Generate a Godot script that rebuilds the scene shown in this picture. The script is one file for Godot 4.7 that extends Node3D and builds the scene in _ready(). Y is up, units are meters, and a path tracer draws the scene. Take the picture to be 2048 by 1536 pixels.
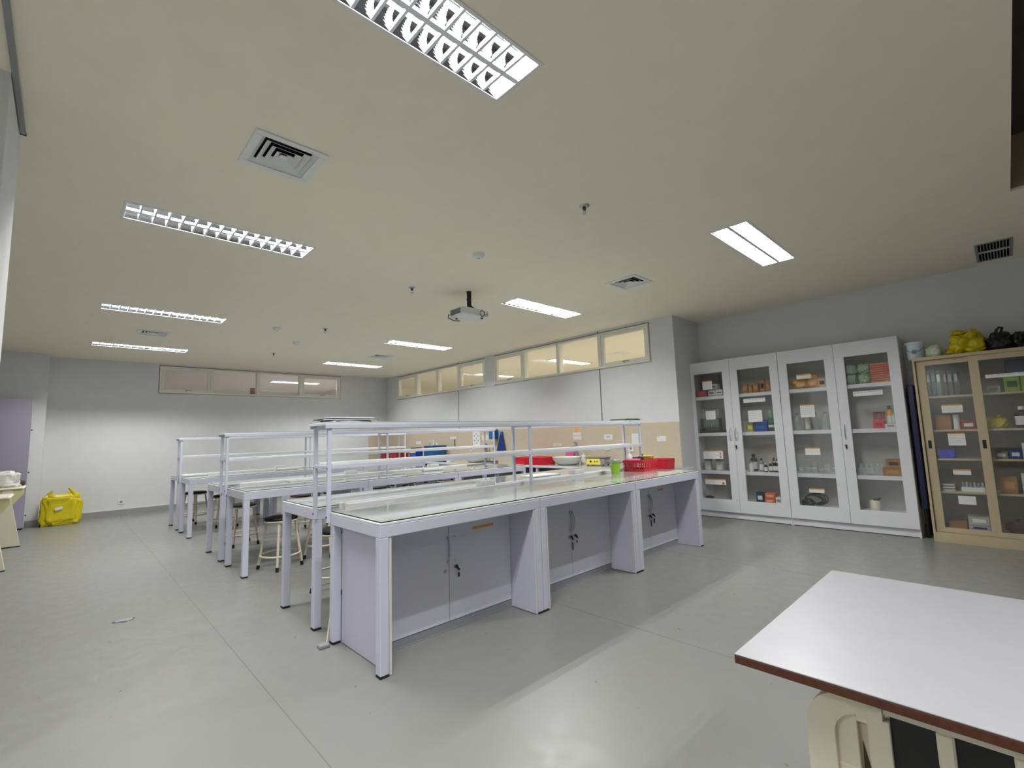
extends Node3D

const CEIL := 2.8          # ceiling height
const WX := 6.06           # face of the wall with the high windows
const FZ := -11.165        # face of the far wall
const BX := 6.83           # face of the recessed wall behind the cabinets
const PZ := -3.08          # where the window wall steps back

var M := {}
var st: SurfaceTool
var X := Transform3D()
var used := {}
var rng := RandomNumberGenerator.new()

# ------------------------------------------------------------------ mesh helpers
func nb(t := Transform3D()) -> void:
	st = SurfaceTool.new()
	st.begin(Mesh.PRIMITIVE_TRIANGLES)
	X = t

func vert(p: Vector3, n: Vector3, uv := Vector2()) -> void:
	st.set_normal((X.basis * n).normalized())
	st.set_uv(uv)
	st.add_vertex(X * p)

func tri(a: Vector3, b: Vector3, c: Vector3, na: Vector3, nb_: Vector3, nc: Vector3, ua := Vector2(), ub := Vector2(), uc := Vector2()) -> void:
	var g := (c - a).cross(b - a)
	if g.length_squared() < 1e-16:
		return
	if g.dot(na + nb_ + nc) >= 0.0:
		vert(a, na, ua); vert(b, nb_, ub); vert(c, nc, uc)
	else:
		vert(a, na, ua); vert(c, nc, uc); vert(b, nb_, ub)

func quad(a: Vector3, b: Vector3, c: Vector3, d: Vector3, n: Vector3) -> void:
	tri(a, b, c, n, n, n, Vector2(0, 1), Vector2(1, 1), Vector2(1, 0))
	tri(a, c, d, n, n, n, Vector2(0, 1), Vector2(1, 0), Vector2(0, 0))

func smooth_quad(a: Vector3, b: Vector3, c: Vector3, d: Vector3, na: Vector3, nb_: Vector3, nc: Vector3, nd: Vector3) -> void:
	tri(a, b, c, na, nb_, nc)
	tri(a, c, d, na, nc, nd)

# chamfered box, centre and full size
func box(c: Vector3, s: Vector3, bev := 0.0) -> void:
	var h := s * 0.5
	bev = minf(bev, minf(h.x, minf(h.y, h.z)) * 0.9)
	for a in 3:
		var b := (a + 1) % 3
		var e := (a + 2) % 3
		for sa in [-1.0, 1.0]:
			var n := Vector3(); n[a] = sa
			var p := []
			for k in [[-1.0, -1.0], [1.0, -1.0], [1.0, 1.0], [-1.0, 1.0]]:
				var v := Vector3(); v[a] = sa * h[a]; v[b] = k[0] * (h[b] - bev); v[e] = k[1] * (h[e] - bev)
				p.append(c + v)
			quad(p[0], p[1], p[2], p[3], n)
	if bev <= 0.0:
		return
	for a in 3:      # edges run along axis a
		var b := (a + 1) % 3
		var e := (a + 2) % 3
		for sb in [-1.0, 1.0]:
			for se in [-1.0, 1.0]:
				var p := []
				for k in [[-1.0, 0], [1.0, 0], [1.0, 1], [-1.0, 1]]:
					var v := Vector3(); v[a] = k[0] * (h[a] - bev)
					v[b] = sb * (h[b] - (bev if k[1] else 0.0)); v[e] = se * (h[e] - (0.0 if k[1] else bev))
					p.append(c + v)
				var n := Vector3(); n[b] = sb; n[e] = se
				quad(p[0], p[1], p[2], p[3], n.normalized())
	for sx in [-1.0, 1.0]:
		for sy in [-1.0, 1.0]:
			for sz in [-1.0, 1.0]:
				var sg := Vector3(sx, sy, sz)
				var p := []
				for a in 3:
					var v := sg * (h - Vector3.ONE * bev); v[a] = sg[a] * h[a]
					p.append(c + v)
				tri(p[0], p[1], p[2], sg, sg, sg)

# box from corner to corner
func bx(x0: float, x1: float, y0: float, y1: float, z0: float, z1: float, bev := 0.0) -> void:
	box(Vector3((x0 + x1) / 2, (y0 + y1) / 2, (z0 + z1) / 2), Vector3(absf(x1 - x0), absf(y1 - y0), absf(z1 - z0)), bev)

# profile of (radius, height) turned about the vertical through c
func lathe(prof: Array, c := Vector3(), seg := 20, squash := Vector2.ONE) -> void:
	var m := prof.size()
	var sn := []
	for i in m - 1:
		var d: Vector2 = prof[i + 1] - prof[i]
		sn.append(Vector2(d.y, -d.x).normalized() if d.length() > 1e-7 else Vector2(1, 0))
	for i in m - 1:
		var n0: Vector2 = sn[i]
		var n1: Vector2 = sn[i]
		if i > 0 and sn[i - 1].dot(sn[i]) > 0.75:
			n0 = (sn[i - 1] + sn[i]).normalized()
		if i < m - 2 and sn[i + 1].dot(sn[i]) > 0.75:
			n1 = (sn[i + 1] + sn[i]).normalized()
		for k in seg:
			var a0 := TAU * k / seg
			var a1 := TAU * (k + 1) / seg
			var q := []
			var qn := []
			for e in [[prof[i], n0, a0], [prof[i], n0, a1], [prof[i + 1], n1, a1], [prof[i + 1], n1, a0]]:
				q.append(c + Vector3(e[0].x * cos(e[2]) * squash.x, e[0].y, e[0].x * sin(e[2]) * squash.y))
				qn.append(Vector3(e[1].x * cos(e[2]), e[1].y, e[1].x * sin(e[2])))
			smooth_quad(q[0], q[1], q[2], q[3], qn[0], qn[1], qn[2], qn[3])

func cyl(a: Vector3, b: Vector3, r: float, seg := 10, r2 := -1.0) -> void:
	tube([a, b], r, seg, false, r2)

func tube(pts: Array, r: float, seg := 8, closed := false, r_end := -1.0) -> void:
	var n := pts.size()
	if r_end < 0.0:
		r_end = r
	var rings := []
	var up := Vector3.UP
	var t0: Vector3 = (pts[1] - pts[0]).normalized()
	if absf(t0.dot(up)) > 0.9:
		up = Vector3.RIGHT
	for i in n:
		var t: Vector3
		if closed:
			t = (pts[(i + 1) % n] - pts[(i - 1 + n) % n]).normalized()
		else:
			t = (pts[mini(i + 1, n - 1)] - pts[maxi(i - 1, 0)]).normalized()
		var u := (up - t * up.dot(t)).normalized()
		up = u
		var w := t.cross(u)
		var ring := []
		var rr := lerpf(r, r_end, float(i) / maxf(1, n - 1))
		for k in seg:
			var a := TAU * k / seg
			var d := u * cos(a) + w * sin(a)
			ring.append([pts[i] + d * rr, d])
		rings.append(ring)
	for i in (n if closed else n - 1):
		var A: Array = rings[i]
		var B: Array = rings[(i + 1) % n]
		for k in seg:
			var l := (k + 1) % seg
			smooth_quad(A[k][0], A[l][0], B[l][0], B[k][0], A[k][1], A[l][1], B[l][1], B[k][1])
	if not closed:
		for e in [[0, -1.0], [n - 1, 1.0]]:
			var ring: Array = rings[e[0]]
			var nn: Vector3 = (pts[1] - pts[0]).normalized() if e[0] == 0 else (pts[n - 1] - pts[n - 2]).normalized()
			for k in range(1, seg - 1):
				tri(ring[0][0], ring[k][0], ring[k + 1][0], nn * e[1], nn * e[1], nn * e[1])

# flat polygon in the local xy plane pushed out along z
func extrude(poly: PackedVector2Array, z0: float, z1: float) -> void:
	var idx := Geometry2D.triangulate_polygon(poly)
	for z in [[z0, -1.0], [z1, 1.0]]:
		var n := Vector3(0, 0, z[1] * signf(z1 - z0))
		for i in range(0, idx.size(), 3):
			var p := []
			for k in 3:
				p.append(Vector3(poly[idx[i + k]].x, poly[idx[i + k]].y, z[0]))
			tri(p[0], p[1], p[2], n, n, n)
	var ccw := not Geometry2D.is_polygon_clockwise(poly)
	for i in poly.size():
		var a := poly[i]
		var b := poly[(i + 1) % poly.size()]
		var d := (b - a).normalized()
		var n := Vector3(d.y, -d.x, 0) * (1.0 if ccw else -1.0)
		quad(Vector3(a.x, a.y, z0), Vector3(b.x, b.y, z0), Vector3(b.x, b.y, z1), Vector3(a.x, a.y, z1), n)

# a lumpy closed body: radii per axis, noise, flat on the ground at y = c.y - squash floor
func blob(c: Vector3, r: Vector3, sd: int, amount := 0.18, freq := 1.6, power := 1.0, nu := 36, nv := 22, floor_y := -999.0) -> void:
	var f := FastNoiseLite.new()
	f.seed = sd; f.frequency = freq; f.fractal_octaves = 3
	var g := []
	for i in nv + 1:
		var row := []
		var th := PI * i / nv
		for k in nu:
			var ph := TAU * k / nu
			var d := Vector3(sin(th) * cos(ph), cos(th), sin(th) * sin(ph))
			var q := Vector3(signf(d.x) * absf(d.x) ** power, signf(d.y) * absf(d.y) ** power, signf(d.z) * absf(d.z) ** power)
			var p := q * (1.0 + amount * f.get_noise_3dv(d * 1.0 + Vector3(sd, 0, 0))) * r + c
			p.y = maxf(p.y, floor_y)
			row.append(p)
		g.append(row)
	for i in nv:
		for k in nu:
			var l := (k + 1) % nu
			var nn := []
			for e in [[i, k], [i, l], [i + 1, l], [i + 1, k]]:
				var ii: int = e[0]
				var kk: int = e[1]
				var du: Vector3 = g[ii][(kk + 1) % nu] - g[ii][(kk - 1 + nu) % nu]
				var dv: Vector3 = g[mini(ii + 1, nv)][kk] - g[maxi(ii - 1, 0)][kk]
				var n := du.cross(dv)
				if n.length() < 1e-9:
					n = g[ii][kk] - c
				if n.dot(g[ii][kk] - c) < 0:
					n = -n
				nn.append(n.normalized())
			smooth_quad(g[i][k], g[i][l], g[i + 1][l], g[i + 1][k], nn[0], nn[1], nn[2], nn[3])

# ------------------------------------------------------------------ scene-tree helpers
func part(called: String, m: Material, parent: Node, label := "") -> MeshInstance3D:
	var o := MeshInstance3D.new()
	o.name = called
	o.mesh = st.commit()
	o.material_override = m
	parent.add_child(o, true)
	if label:
		o.set_meta("label", label)
	return o

func numbered(called: String) -> String:
	var n: int = used.get(called, 0)
	used[called] = n + 1
	return called if n == 0 else "%s_%03d" % [called, n]

func tag(o: Node, label: String, category: String, group := "") -> Node:
	o.set_meta("label", label)
	o.set_meta("category", category)
	if group:
		o.set_meta("group", group)
	return o

func thing(called: String, label: String, category: String, at := Vector3.ZERO, turn := 0.0, group := "") -> Node3D:
	var o := Node3D.new()
	o.name = numbered(called)
	add_child(o)
	o.position = at
	o.rotation.y = turn
	tag(o, label, category, group)
	return o

func whole(called: String, m: Material, label: String, category: String, group := "") -> MeshInstance3D:
	var o := part(numbered(called), m, self)
	tag(o, label, category, group)
	return o

func struct(called: String, m: Material, parent: Node = self) -> MeshInstance3D:
	var o := part(called, m, parent)
	if parent == self:
		o.set_meta("kind", "structure")
	return o

# a thing built in room coordinates gets its origin at its own base
func rebase(o: Node3D) -> void:
	if o.position != Vector3.ZERO or o.rotation != Vector3.ZERO:
		return
	var lo := Vector3.INF
	var hi := -Vector3.INF
	var ms := [o] if o is MeshInstance3D else o.get_children().filter(func(k): return k is MeshInstance3D)
	for m in ms:
		var b: AABB = m.mesh.get_aabb()
		if m != o:
			b = m.transform * b
		lo = lo.min(b.position); hi = hi.max(b.end)
	var base := Vector3((lo.x + hi.x) / 2, lo.y, (lo.z + hi.z) / 2)
	if o is MeshInstance3D:
		var t := SurfaceTool.new()
		t.begin(Mesh.PRIMITIVE_TRIANGLES)
		t.append_from(o.mesh, 0, Transform3D(Basis(), -base))
		o.mesh = t.commit()
	else:
		for k in o.get_children():
			k.position -= base
	o.position = base

func dup(src: Node3D, called: String, label: String, at: Vector3, turn := 0.0) -> Node3D:
	var r: Node3D = src.duplicate()
	r.name = numbered(called)
	add_child(r)
	r.position = at
	r.rotation.y = turn
	r.set_meta("label", label)
	return r

# ------------------------------------------------------------------ materials
func mat(c: Color, rough := 0.6, metal := 0.0, spec := 0.5) -> StandardMaterial3D:
	var m := StandardMaterial3D.new()
	m.albedo_color = c
	m.roughness = rough
	m.metallic = metal
	m.metallic_specular = spec
	return m

func pane(c: Color, a: float, rough := 0.03) -> StandardMaterial3D:
	var m := mat(c, rough)
	m.albedo_color = Color(c.r, c.g, c.b, a)
	m.transparency = BaseMaterial3D.TRANSPARENCY_ALPHA
	m.cull_mode = BaseMaterial3D.CULL_DISABLED
	return m

func noisy(m: StandardMaterial3D, a: Color, b: Color, freq: float, scale: float, sd := 1, octaves := 4) -> StandardMaterial3D:
	var f := FastNoiseLite.new()
	f.seed = sd; f.frequency = freq; f.fractal_octaves = octaves
	var t := NoiseTexture2D.new()
	t.width = 512; t.height = 512; t.seamless = true; t.noise = f
	var g := Gradient.new()
	g.colors = PackedColorArray([a, b])
	t.color_ramp = g
	m.albedo_texture = t
	m.albedo_color = Color.WHITE
	m.uv1_triplanar = true
	m.uv1_world_triplanar = true
	m.uv1_scale = Vector3.ONE * scale
	return m

func glow(c: Color, e: float) -> StandardMaterial3D:
	var m := mat(c, 0.5)
	m.emission_enabled = true
	m.emission = c
	m.emission_energy_multiplier = e
	return m

# printed sheet: an image made here, on a flat quad
func print_mat(w: int, h: int, paper: Color, rects: Array) -> StandardMaterial3D:
	var im := Image.create(w, h, false, Image.FORMAT_RGB8)
	im.fill(paper)
	for r in rects:
		im.fill_rect(Rect2i(r[0], r[1], r[2], r[3]), r[4])
	var m := mat(Color.WHITE, 0.7)
	m.albedo_texture = ImageTexture.create_from_image(im)
	return m

func make_materials() -> void:
	M.ceiling = noisy(mat(Color.WHITE, 0.9, 0, 0.3), Color(0.955, 0.928, 0.858), Color(0.968, 0.94, 0.872), 0.02, 0.35, 3)
	M.wall = noisy(mat(Color.WHITE, 0.75, 0, 0.35), Color(0.865, 0.87, 0.88), Color(0.88, 0.885, 0.895), 0.02, 0.4, 5)
	M.beige = noisy(mat(Color.WHITE, 0.4, 0, 0.4), Color(0.80, 0.745, 0.66), Color(0.825, 0.77, 0.69), 0.03, 0.5, 6)
	M.floor = noisy(mat(Color.WHITE, 0.34, 0, 0.5), Color(0.50, 0.503, 0.487), Color(0.535, 0.538, 0.522), 0.35, 1.2, 8, 3)
	var wn := FastNoiseLite.new(); wn.seed = 21; wn.frequency = 0.012; wn.fractal_octaves = 4
	var wear := NoiseTexture2D.new(); wear.width = 512; wear.height = 512; wear.seamless = true; wear.noise = wn
	var wg := Gradient.new(); wg.colors = PackedColorArray([Color(0.40, 0.40, 0.40), Color(0.27, 0.27, 0.27)])
	wear.color_ramp = wg
	M.floor.roughness = 1.0
	M.floor.roughness_texture = wear
	M.floor.roughness_texture_channel = BaseMaterial3D.TEXTURE_CHANNEL_RED
	M.seam = mat(Color(0.44, 0.44, 0.43), 0.5)
	M.skirting = mat(Color(0.60, 0.60, 0.60), 0.45)
	M.skirting_bead = mat(Color(0.85, 0.86, 0.85), 0.4)
	M.joint = mat(Color(0.42, 0.43, 0.43), 0.8)
	M.trim = mat(Color(0.93, 0.92, 0.88), 0.35)
	M.glass = pane(Color(0.95, 0.98, 0.97), 0.03)
	M.dark_glass = pane(Color(0.80, 0.86, 0.84), 0.025)
	M.clear = pane(Color(0.85, 0.93, 0.93), 0.22, 0.08)
	M.bench = mat(Color(0.82, 0.825, 0.895), 0.38)
	M.bench_panel = mat(Color(0.80, 0.795, 0.875), 0.4)
	M.door = mat(Color(0.84, 0.845, 0.895), 0.4)
	M.top = mat(Color(0.885, 0.895, 0.91), 0.4)
	M.table_glass = mat(Color(0.70, 0.73, 0.715), 0.025, 0, 0.55)
	M.glass_edge = mat(Color(0.10, 0.16, 0.14), 0.15)
	M.white = mat(Color(0.90, 0.905, 0.91), 0.4)
	M.white_gloss = mat(Color(0.90, 0.90, 0.88), 0.12)
	M.cabinet = mat(Color(0.90, 0.905, 0.93), 0.33)
	M.cabinet_in = mat(Color(0.78, 0.775, 0.75), 0.55)
	M.edge = mat(Color(0.86, 0.855, 0.87), 0.4)
	M.plinth = mat(Color(0.56, 0.565, 0.60), 0.45)
	M.steel = mat(Color(0.72, 0.73, 0.75), 0.28, 0.95)
	M.chrome = mat(Color(0.85, 0.86, 0.88), 0.12, 1.0)
	M.louver = mat(Color(0.88, 0.89, 0.91), 0.42, 0.6)
	M.reflector = mat(Color(0.80, 0.81, 0.85), 0.06, 1.0)
	M.black = mat(Color(0.06, 0.06, 0.065), 0.45)
	M.vinyl = mat(Color(0.05, 0.048, 0.05), 0.5, 0.0, 0.3)
	M.rubber = mat(Color(0.05, 0.05, 0.05), 0.7)
	M.cream = mat(Color(0.86, 0.82, 0.74), 0.38)
	M.cream_plastic = mat(Color(0.93, 0.90, 0.82), 0.4)
	M.cream_yellow = mat(Color(0.87, 0.86, 0.66), 0.45)
	M.beige_steel = mat(Color(0.76, 0.70, 0.58), 0.4)
	M.beige_in = mat(Color(0.62, 0.58, 0.50), 0.55)
	M.void = mat(Color(0.035, 0.035, 0.04), 0.9)
	M.duct = mat(Color(0.22, 0.22, 0.24), 0.8)
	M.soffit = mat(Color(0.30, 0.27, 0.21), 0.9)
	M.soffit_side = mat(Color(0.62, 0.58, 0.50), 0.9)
	M.yellow_bag = mat(Color(0.84, 0.77, 0.10), 0.3)
	M.yellow_bag.backlight_enabled = true
	M.yellow_bag.backlight = Color(0.12, 0.10, 0.01)
	M.black_bag = mat(Color(0.035, 0.035, 0.035), 0.5)
	M.red = mat(Color(0.88, 0.16, 0.24), 0.32)
	M.red_dark = mat(Color(0.62, 0.13, 0.16), 0.45)
	M.maroon = mat(Color(0.30, 0.13, 0.13), 0.6)
	M.green_cup = mat(Color(0.72, 0.90, 0.30), 0.25)
	M.pink = mat(Color(0.97, 0.50, 0.70), 0.3)
	M.blue = mat(Color(0.12, 0.26, 0.62), 0.35)
	M.blue_box = mat(Color(0.13, 0.36, 0.55), 0.45)
	M.sky_blue = mat(Color(0.05, 0.44, 0.72), 0.3)
	M.cobalt = mat(Color(0.20, 0.26, 0.80), 0.35)
	M.navy = mat(Color(0.08, 0.10, 0.26), 0.5)
	M.cloth_blue = mat(Color(0.10, 0.22, 0.48), 0.85)
	M.yellow = mat(Color(0.95, 0.88, 0.42), 0.35)
	M.pale_yellow = mat(Color(0.93, 0.90, 0.62), 0.45)
	M.olive = mat(Color(0.66, 0.66, 0.22), 0.45)
	M.card = noisy(mat(Color.WHITE, 0.85, 0, 0.3), Color(0.62, 0.43, 0.24), Color(0.69, 0.49, 0.29), 0.08, 3.0, 11)
	M.card_tape = mat(Color(0.72, 0.55, 0.33), 0.3)
	M.amber = mat(Color(0.88, 0.62, 0.16), 0.4)
	M.tan = mat(Color(0.85, 0.72, 0.55), 0.5)
	M.salmon = mat(Color(0.90, 0.50, 0.40), 0.5)
	M.sage = mat(Color(0.55, 0.66, 0.55), 0.25)
	M.green = mat(Color(0.20, 0.46, 0.28), 0.5)
	M.lime = mat(Color(0.62, 0.74, 0.28), 0.5)
	M.teal = mat(Color(0.13, 0.30, 0.32), 0.4)
	M.grey = mat(Color(0.55, 0.56, 0.57), 0.5)
	M.grey_dark = mat(Color(0.24, 0.25, 0.26), 0.5)
	M.orange = mat(Color(0.86, 0.42, 0.22), 0.5)
	M.bottle_brown = mat(Color(0.16, 0.09, 0.05), 0.12)
	M.milk = mat(Color(0.90, 0.90, 0.88), 0.35)
	M.frost = pane(Color(0.88, 0.89, 0.87), 0.55, 0.2)
	M.mint = mat(Color(0.76, 0.86, 0.70), 0.35)
	M.pale_blue = mat(Color(0.82, 0.90, 0.94), 0.35)
	M.purple = mat(Color(0.34, 0.20, 0.26), 0.7)
	M.tape = mat(Color(0.83, 0.60, 0.28), 0.45)
	M.paper = mat(Color(0.92, 0.925, 0.92), 0.75)
	M.projector = mat(Color(0.90, 0.90, 0.89), 0.4)
	M.lens = mat(Color(0.02, 0.02, 0.03), 0.05)
	M.wood_edge = noisy(mat(Color.WHITE, 0.5), Color(0.30, 0.15, 0.09), Color(0.38, 0.20, 0.12), 0.05, 2.5, 14)
	M.table_top = noisy(mat(Color.WHITE, 0.33), Color(0.65, 0.65, 0.675), Color(0.67, 0.67, 0.695), 0.02, 0.8, 15)
	M.locker = mat(Color(0.68, 0.665, 0.755), 0.5)
	M.brown_leather = mat(Color(0.24, 0.13, 0.12), 0.6)
	M.beige_wall_far = mat(Color(0.93, 0.91, 0.855), 0.9)
	M.pink_wall_far = mat(Color(0.90, 0.885, 0.87), 0.9)
	M.tube = glow(Color(1.0, 1.0, 0.99), 12.0)
	M.far_tube = glow(Color(1.0, 0.99, 0.95), 5.0)

# ------------------------------------------------------------------ ready
func _ready() -> void:
	rng.seed = 7
	var cam := Camera3D.new()
	cam.name = "camera"
	add_child(cam)
	cam.position = Vector3(0, 1.2, 0)
	cam.basis = Basis(Vector3.UP, -0.76085693) * Basis(Vector3.RIGHT, 0.10946897) * Basis(Vector3.BACK, -0.03247603)
	cam.fov = rad_to_deg(2.0 * atan(768.0 / 936.52))
	cam.near = 0.02
	cam.far = 60.0
	cam.current = true
	var we := WorldEnvironment.new()
	we.name = "world_environment"
	var env := Environment.new()
	env.background_mode = Environment.BG_COLOR
	env.background_color = Color(0, 0, 0)
	env.tonemap_mode = Environment.TONE_MAPPER_LINEAR
	env.tonemap_exposure = 1.0
	env.sdfgi_enabled = true
	env.ssao_enabled = true
	env.ssil_enabled = true
	we.environment = env
	add_child(we)
	make_materials()
	build_shell()
	build_windows()
	build_next_rooms()
	build_ceiling_lights()
	build_ceiling_fittings()
	build_benches()
	build_stools()
	build_counter()
	build_bench_clutter()
	build_white_cabinets()
	build_cabinet_contents()
	build_beige_cabinet()
	build_left_side()
	build_foreground()
	for o in get_children():
		if o.has_meta("category"):
			rebase(o)

# ------------------------------------------------------------------ room shell
func build_shell() -> void:
	nb()
	bx(-3.0, WX + 0.14, -0.12, 0.0, FZ - 0.14, PZ - 0.12)
	bx(-3.0, BX + 0.2, -0.12, 0.0, PZ - 0.12, 4.0)
	var fl := struct("floor", M.floor)
	for x in [0.775, 2.605, 4.435]:
		nb(); bx(x - 0.0022, x + 0.0022, 0.0, 0.0006, FZ, 4.0); part("floor_seam", M.seam, fl)
	# ceiling with the dark recess at the right of the frame
	# slots for the light fittings are cut by building the ceiling round them
	nb()
	ceiling_with_holes()
	var ce := struct("ceiling", M.ceiling)
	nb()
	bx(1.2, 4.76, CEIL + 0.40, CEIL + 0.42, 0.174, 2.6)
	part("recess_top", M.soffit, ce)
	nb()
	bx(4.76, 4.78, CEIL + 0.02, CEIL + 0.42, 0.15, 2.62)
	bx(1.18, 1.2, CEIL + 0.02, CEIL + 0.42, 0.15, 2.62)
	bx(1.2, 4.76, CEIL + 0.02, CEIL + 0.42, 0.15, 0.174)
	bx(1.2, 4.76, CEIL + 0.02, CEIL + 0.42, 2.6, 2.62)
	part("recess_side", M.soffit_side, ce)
	# far wall with the window opening
	nb()
	wall_z(FZ, FZ - 0.14, -3.0, WX + 0.14, [[1.24, 4.82, 2.22, 2.775]])
	struct("wall_far", M.wall)
	# window wall with its opening, stepping back at the near end
	nb()
	wall_x(WX, WX + 0.14, FZ, PZ, [[-10.62, -3.44, 2.185, 2.775]])
	bx(WX + 0.14, BX + 0.1, 0, CEIL, PZ - 0.12, PZ)
	struct("wall_right", M.wall)
	nb(); bx(BX, BX + 0.14, 0, CEIL, PZ, 4.0); struct("wall_recess", M.wall)
	nb(); bx(-3.14, -3.0, 0, CEIL, FZ - 0.1, 4.1); struct("wall_left", M.wall)
	nb(); bx(-3.1, BX + 0.1, 0, CEIL, 4.0, 4.14); struct("wall_back", M.wall)
	# pier in the far left corner and the partition end at the left edge
	nb(); bx(-3.0, -0.265, 0, CEIL, FZ, -10.87); struct("wall_pier", M.wall)
	nb(); bx(-1.3, -0.25, 0, CEIL, -3.31, -2.76); struct("wall_partition", M.wall)
	# beige splashback
	nb()
	bx(WX - 0.006, WX, 0.70, 1.318, FZ, PZ - 0.004)
	struct("trim_1", M.beige)
	nb(); bx(5.56, WX - 0.006, 0.70, 1.318, FZ, FZ + 0.006); struct("trim_2", M.beige)
	# control joints
	for z in [-8.04, -4.35]:
		nb(); bx(WX - 0.002, WX, 1.318, CEIL, z - 0.009, z + 0.009); struct("trim_%d" % (3 if z < -5 else 4), M.joint)
	# skirtings
	nb(); bx(-0.265, WX, 0, 0.10, FZ, FZ + 0.012)
	var sk := struct("baseboard_far", M.skirting)
	nb(); bx(-0.265, WX, 0.10, 0.108, FZ, FZ + 0.014); part("skirting_cap", M.skirting_bead, sk)
	nb(); bx(-3.0, -0.265, 0, 0.10, -10.87, -10.858); bx(-0.277 + 0.012, -0.253, 0, 0.10, FZ + 0.012, -10.858); struct("baseboard_pier", M.skirting)
	nb(); bx(BX - 0.012, BX, 0, 0.10, PZ, 4.0); struct("baseboard_recess", M.skirting)
	# cable trunking along the ceiling at the left
	nb(); bx(-0.247, -0.226, CEIL - 0.016, CEIL, -3.26, 1.2, 0.003)
	var tr := thing("cable_trunking", "slim grey cable trunking fixed to the ceiling beside the partition at the left edge", "cable trunking", Vector3(0, 0, 0))
	part("channel", M.grey, tr)
	nb(); bx(-0.248, -0.225, CEIL - 0.018, CEIL, -3.266, -3.26, 0.001); part("end_cap", M.grey_dark, tr)
	# wall socket
	socket("white wall socket low on the far wall", Vector3(0.78, 0.235, FZ), 0.0)

func socket(label: String, at: Vector3, turn: float) -> void:
	var s := thing("wall_socket", label, "socket", at, turn)
	nb(); box(Vector3(0, 0, 0.005), Vector3(0.085, 0.085, 0.010), 0.003); part("plate", M.white, s)
	nb(X); lathe([Vector2(0, 0.004), Vector2(0.017, 0.004), Vector2(0.021, 0.0), Vector2(0.021, -0.004)], Vector3(), 16)
	var o := part("socket_insert", M.grey, s)
	o.rotation.x = PI / 2
	o.position = Vector3(0, 0.004, 0.010)

# ceiling slab made of strips that leave the fitting slots open
var slots := []
func ceiling_with_holes() -> void:
	slots = []
	for x in [0.81, 4.36]:
		for z in [-1.385, -3.95, -6.87, -9.46]:
			slots.append(Rect2(x - 0.60, z - 0.14, 1.20, 0.28))
	for e in [Vector2(0.59, 1.19), Vector2(-2.2, -1.385)]:
		slots.append(Rect2(e.x - 0.60, e.y - 0.14, 1.20, 0.28))
	var r := [Rect2(-3.0, FZ - 0.2, WX + 3.14, PZ - 0.12 - FZ + 0.2), Rect2(-3.0, PZ - 0.12, BX + 3.2, 0.174 - PZ + 0.12), Rect2(4.76, 0.174, BX + 0.2 - 4.76, 3.9), Rect2(-3.0, 0.174, 4.2, 3.9), Rect2(1.2, 2.6, 3.56, 1.474)]
	# vent necks and grille
	var cut := slots.duplicate()
	for v in vents:
		cut.append(Rect2(v[0] - 0.15, v[1] - 0.15, 0.30, 0.30))
	cut.append(Rect2(5.99, -0.045, 0.64, 0.225))
	for c in cut:
		var out := []
		for q in r:
			if not q.intersects(c):
				out.append(q); continue
			var k: Rect2 = q.intersection(c)
			for e in [Rect2(q.position.x, q.position.y, q.size.x, k.position.y - q.position.y), Rect2(q.position.x, k.end.y, q.size.x, q.end.y - k.end.y),
					Rect2(q.position.x, k.position.y, k.position.x - q.position.x, k.size.y), Rect2(k.end.x, k.position.y, q.end.x - k.end.x, k.size.y)]:
				if e.size.x > 0.0001 and e.size.y > 0.0001:
					out.append(e)
		r = out
	for q in r:
		bx(q.position.x, q.end.x, CEIL, CEIL + 0.02, q.position.y, q.end.y)

const vents := [[0.807, -2.66], [4.325, -2.66], [4.33, -8.21], [0.82, -8.17]]

func wall_z(z0: float, z1: float, x0: float, x1: float, holes: Array) -> void:
	for h in holes:
		bx(x0, h[0], 0, CEIL, z0, z1)
		bx(h[1], x1, 0, CEIL, z0, z1)
		bx(h[0], h[1], 0, h[2], z0, z1)
		bx(h[0], h[1], h[3], CEIL, z0, z1)

func wall_x(x0: float, x1: float, z0: float, z1: float, holes: Array) -> void:
	for h in holes:
		bx(x0, x1, 0, CEIL, z0, h[0])
		bx(x0, x1, 0, CEIL, h[1], z1)
		bx(x0, x1, 0, h[2], h[0], h[1])
		bx(x0, x1, h[3], CEIL, h[0], h[1])

# one window light: frame bars round a pane; u runs along the wall
func window_unit(n: int, t: Transform3D, w: float, h: float, sash: bool) -> void:
	var o := Node3D.new()
	o.name = "window_%d" % n
	add_child(o)
	o.transform = t
	o.set_meta("kind", "structure")
	var b := 0.032
	nb()
	bx(0, w, h - b, h, -0.10, 0.012, 0.003); bx(0, w, 0, b, -0.10, 0.012, 0.003)
	bx(0, b, b, h - b, -0.10, 0.012, 0.003); bx(w - b, w, b, h - b, -0.10, 0.012, 0.003)
	part("window_frame", M.trim, o)
	var i := b
	if sash:
		i = b + 0.045
		nb()
		bx(b, w - b, h - i, h - b, -0.05, 0.004, 0.004); bx(b, w - b, b, i, -0.05, 0.004, 0.004)
		bx(b, i, i, h - i, -0.05, 0.004, 0.004); bx(w - i, w - b, i, h - i, -0.05, 0.004, 0.004)
		part("window_sash", M.trim, o)
		nb()
		bx(w / 2 - 0.012, w / 2 + 0.012, i - 0.03, i - 0.008, 0.004, 0.02, 0.003)
		bx(w / 2 + 0.0, w / 2 + 0.10, i - 0.022, i - 0.012, 0.014, 0.026, 0.003)
		part("window_latch", M.grey, o)
	nb(); bx(i, w - i, i, h - i, -0.03, -0.024); part("window_pane", M.glass, o)

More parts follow.
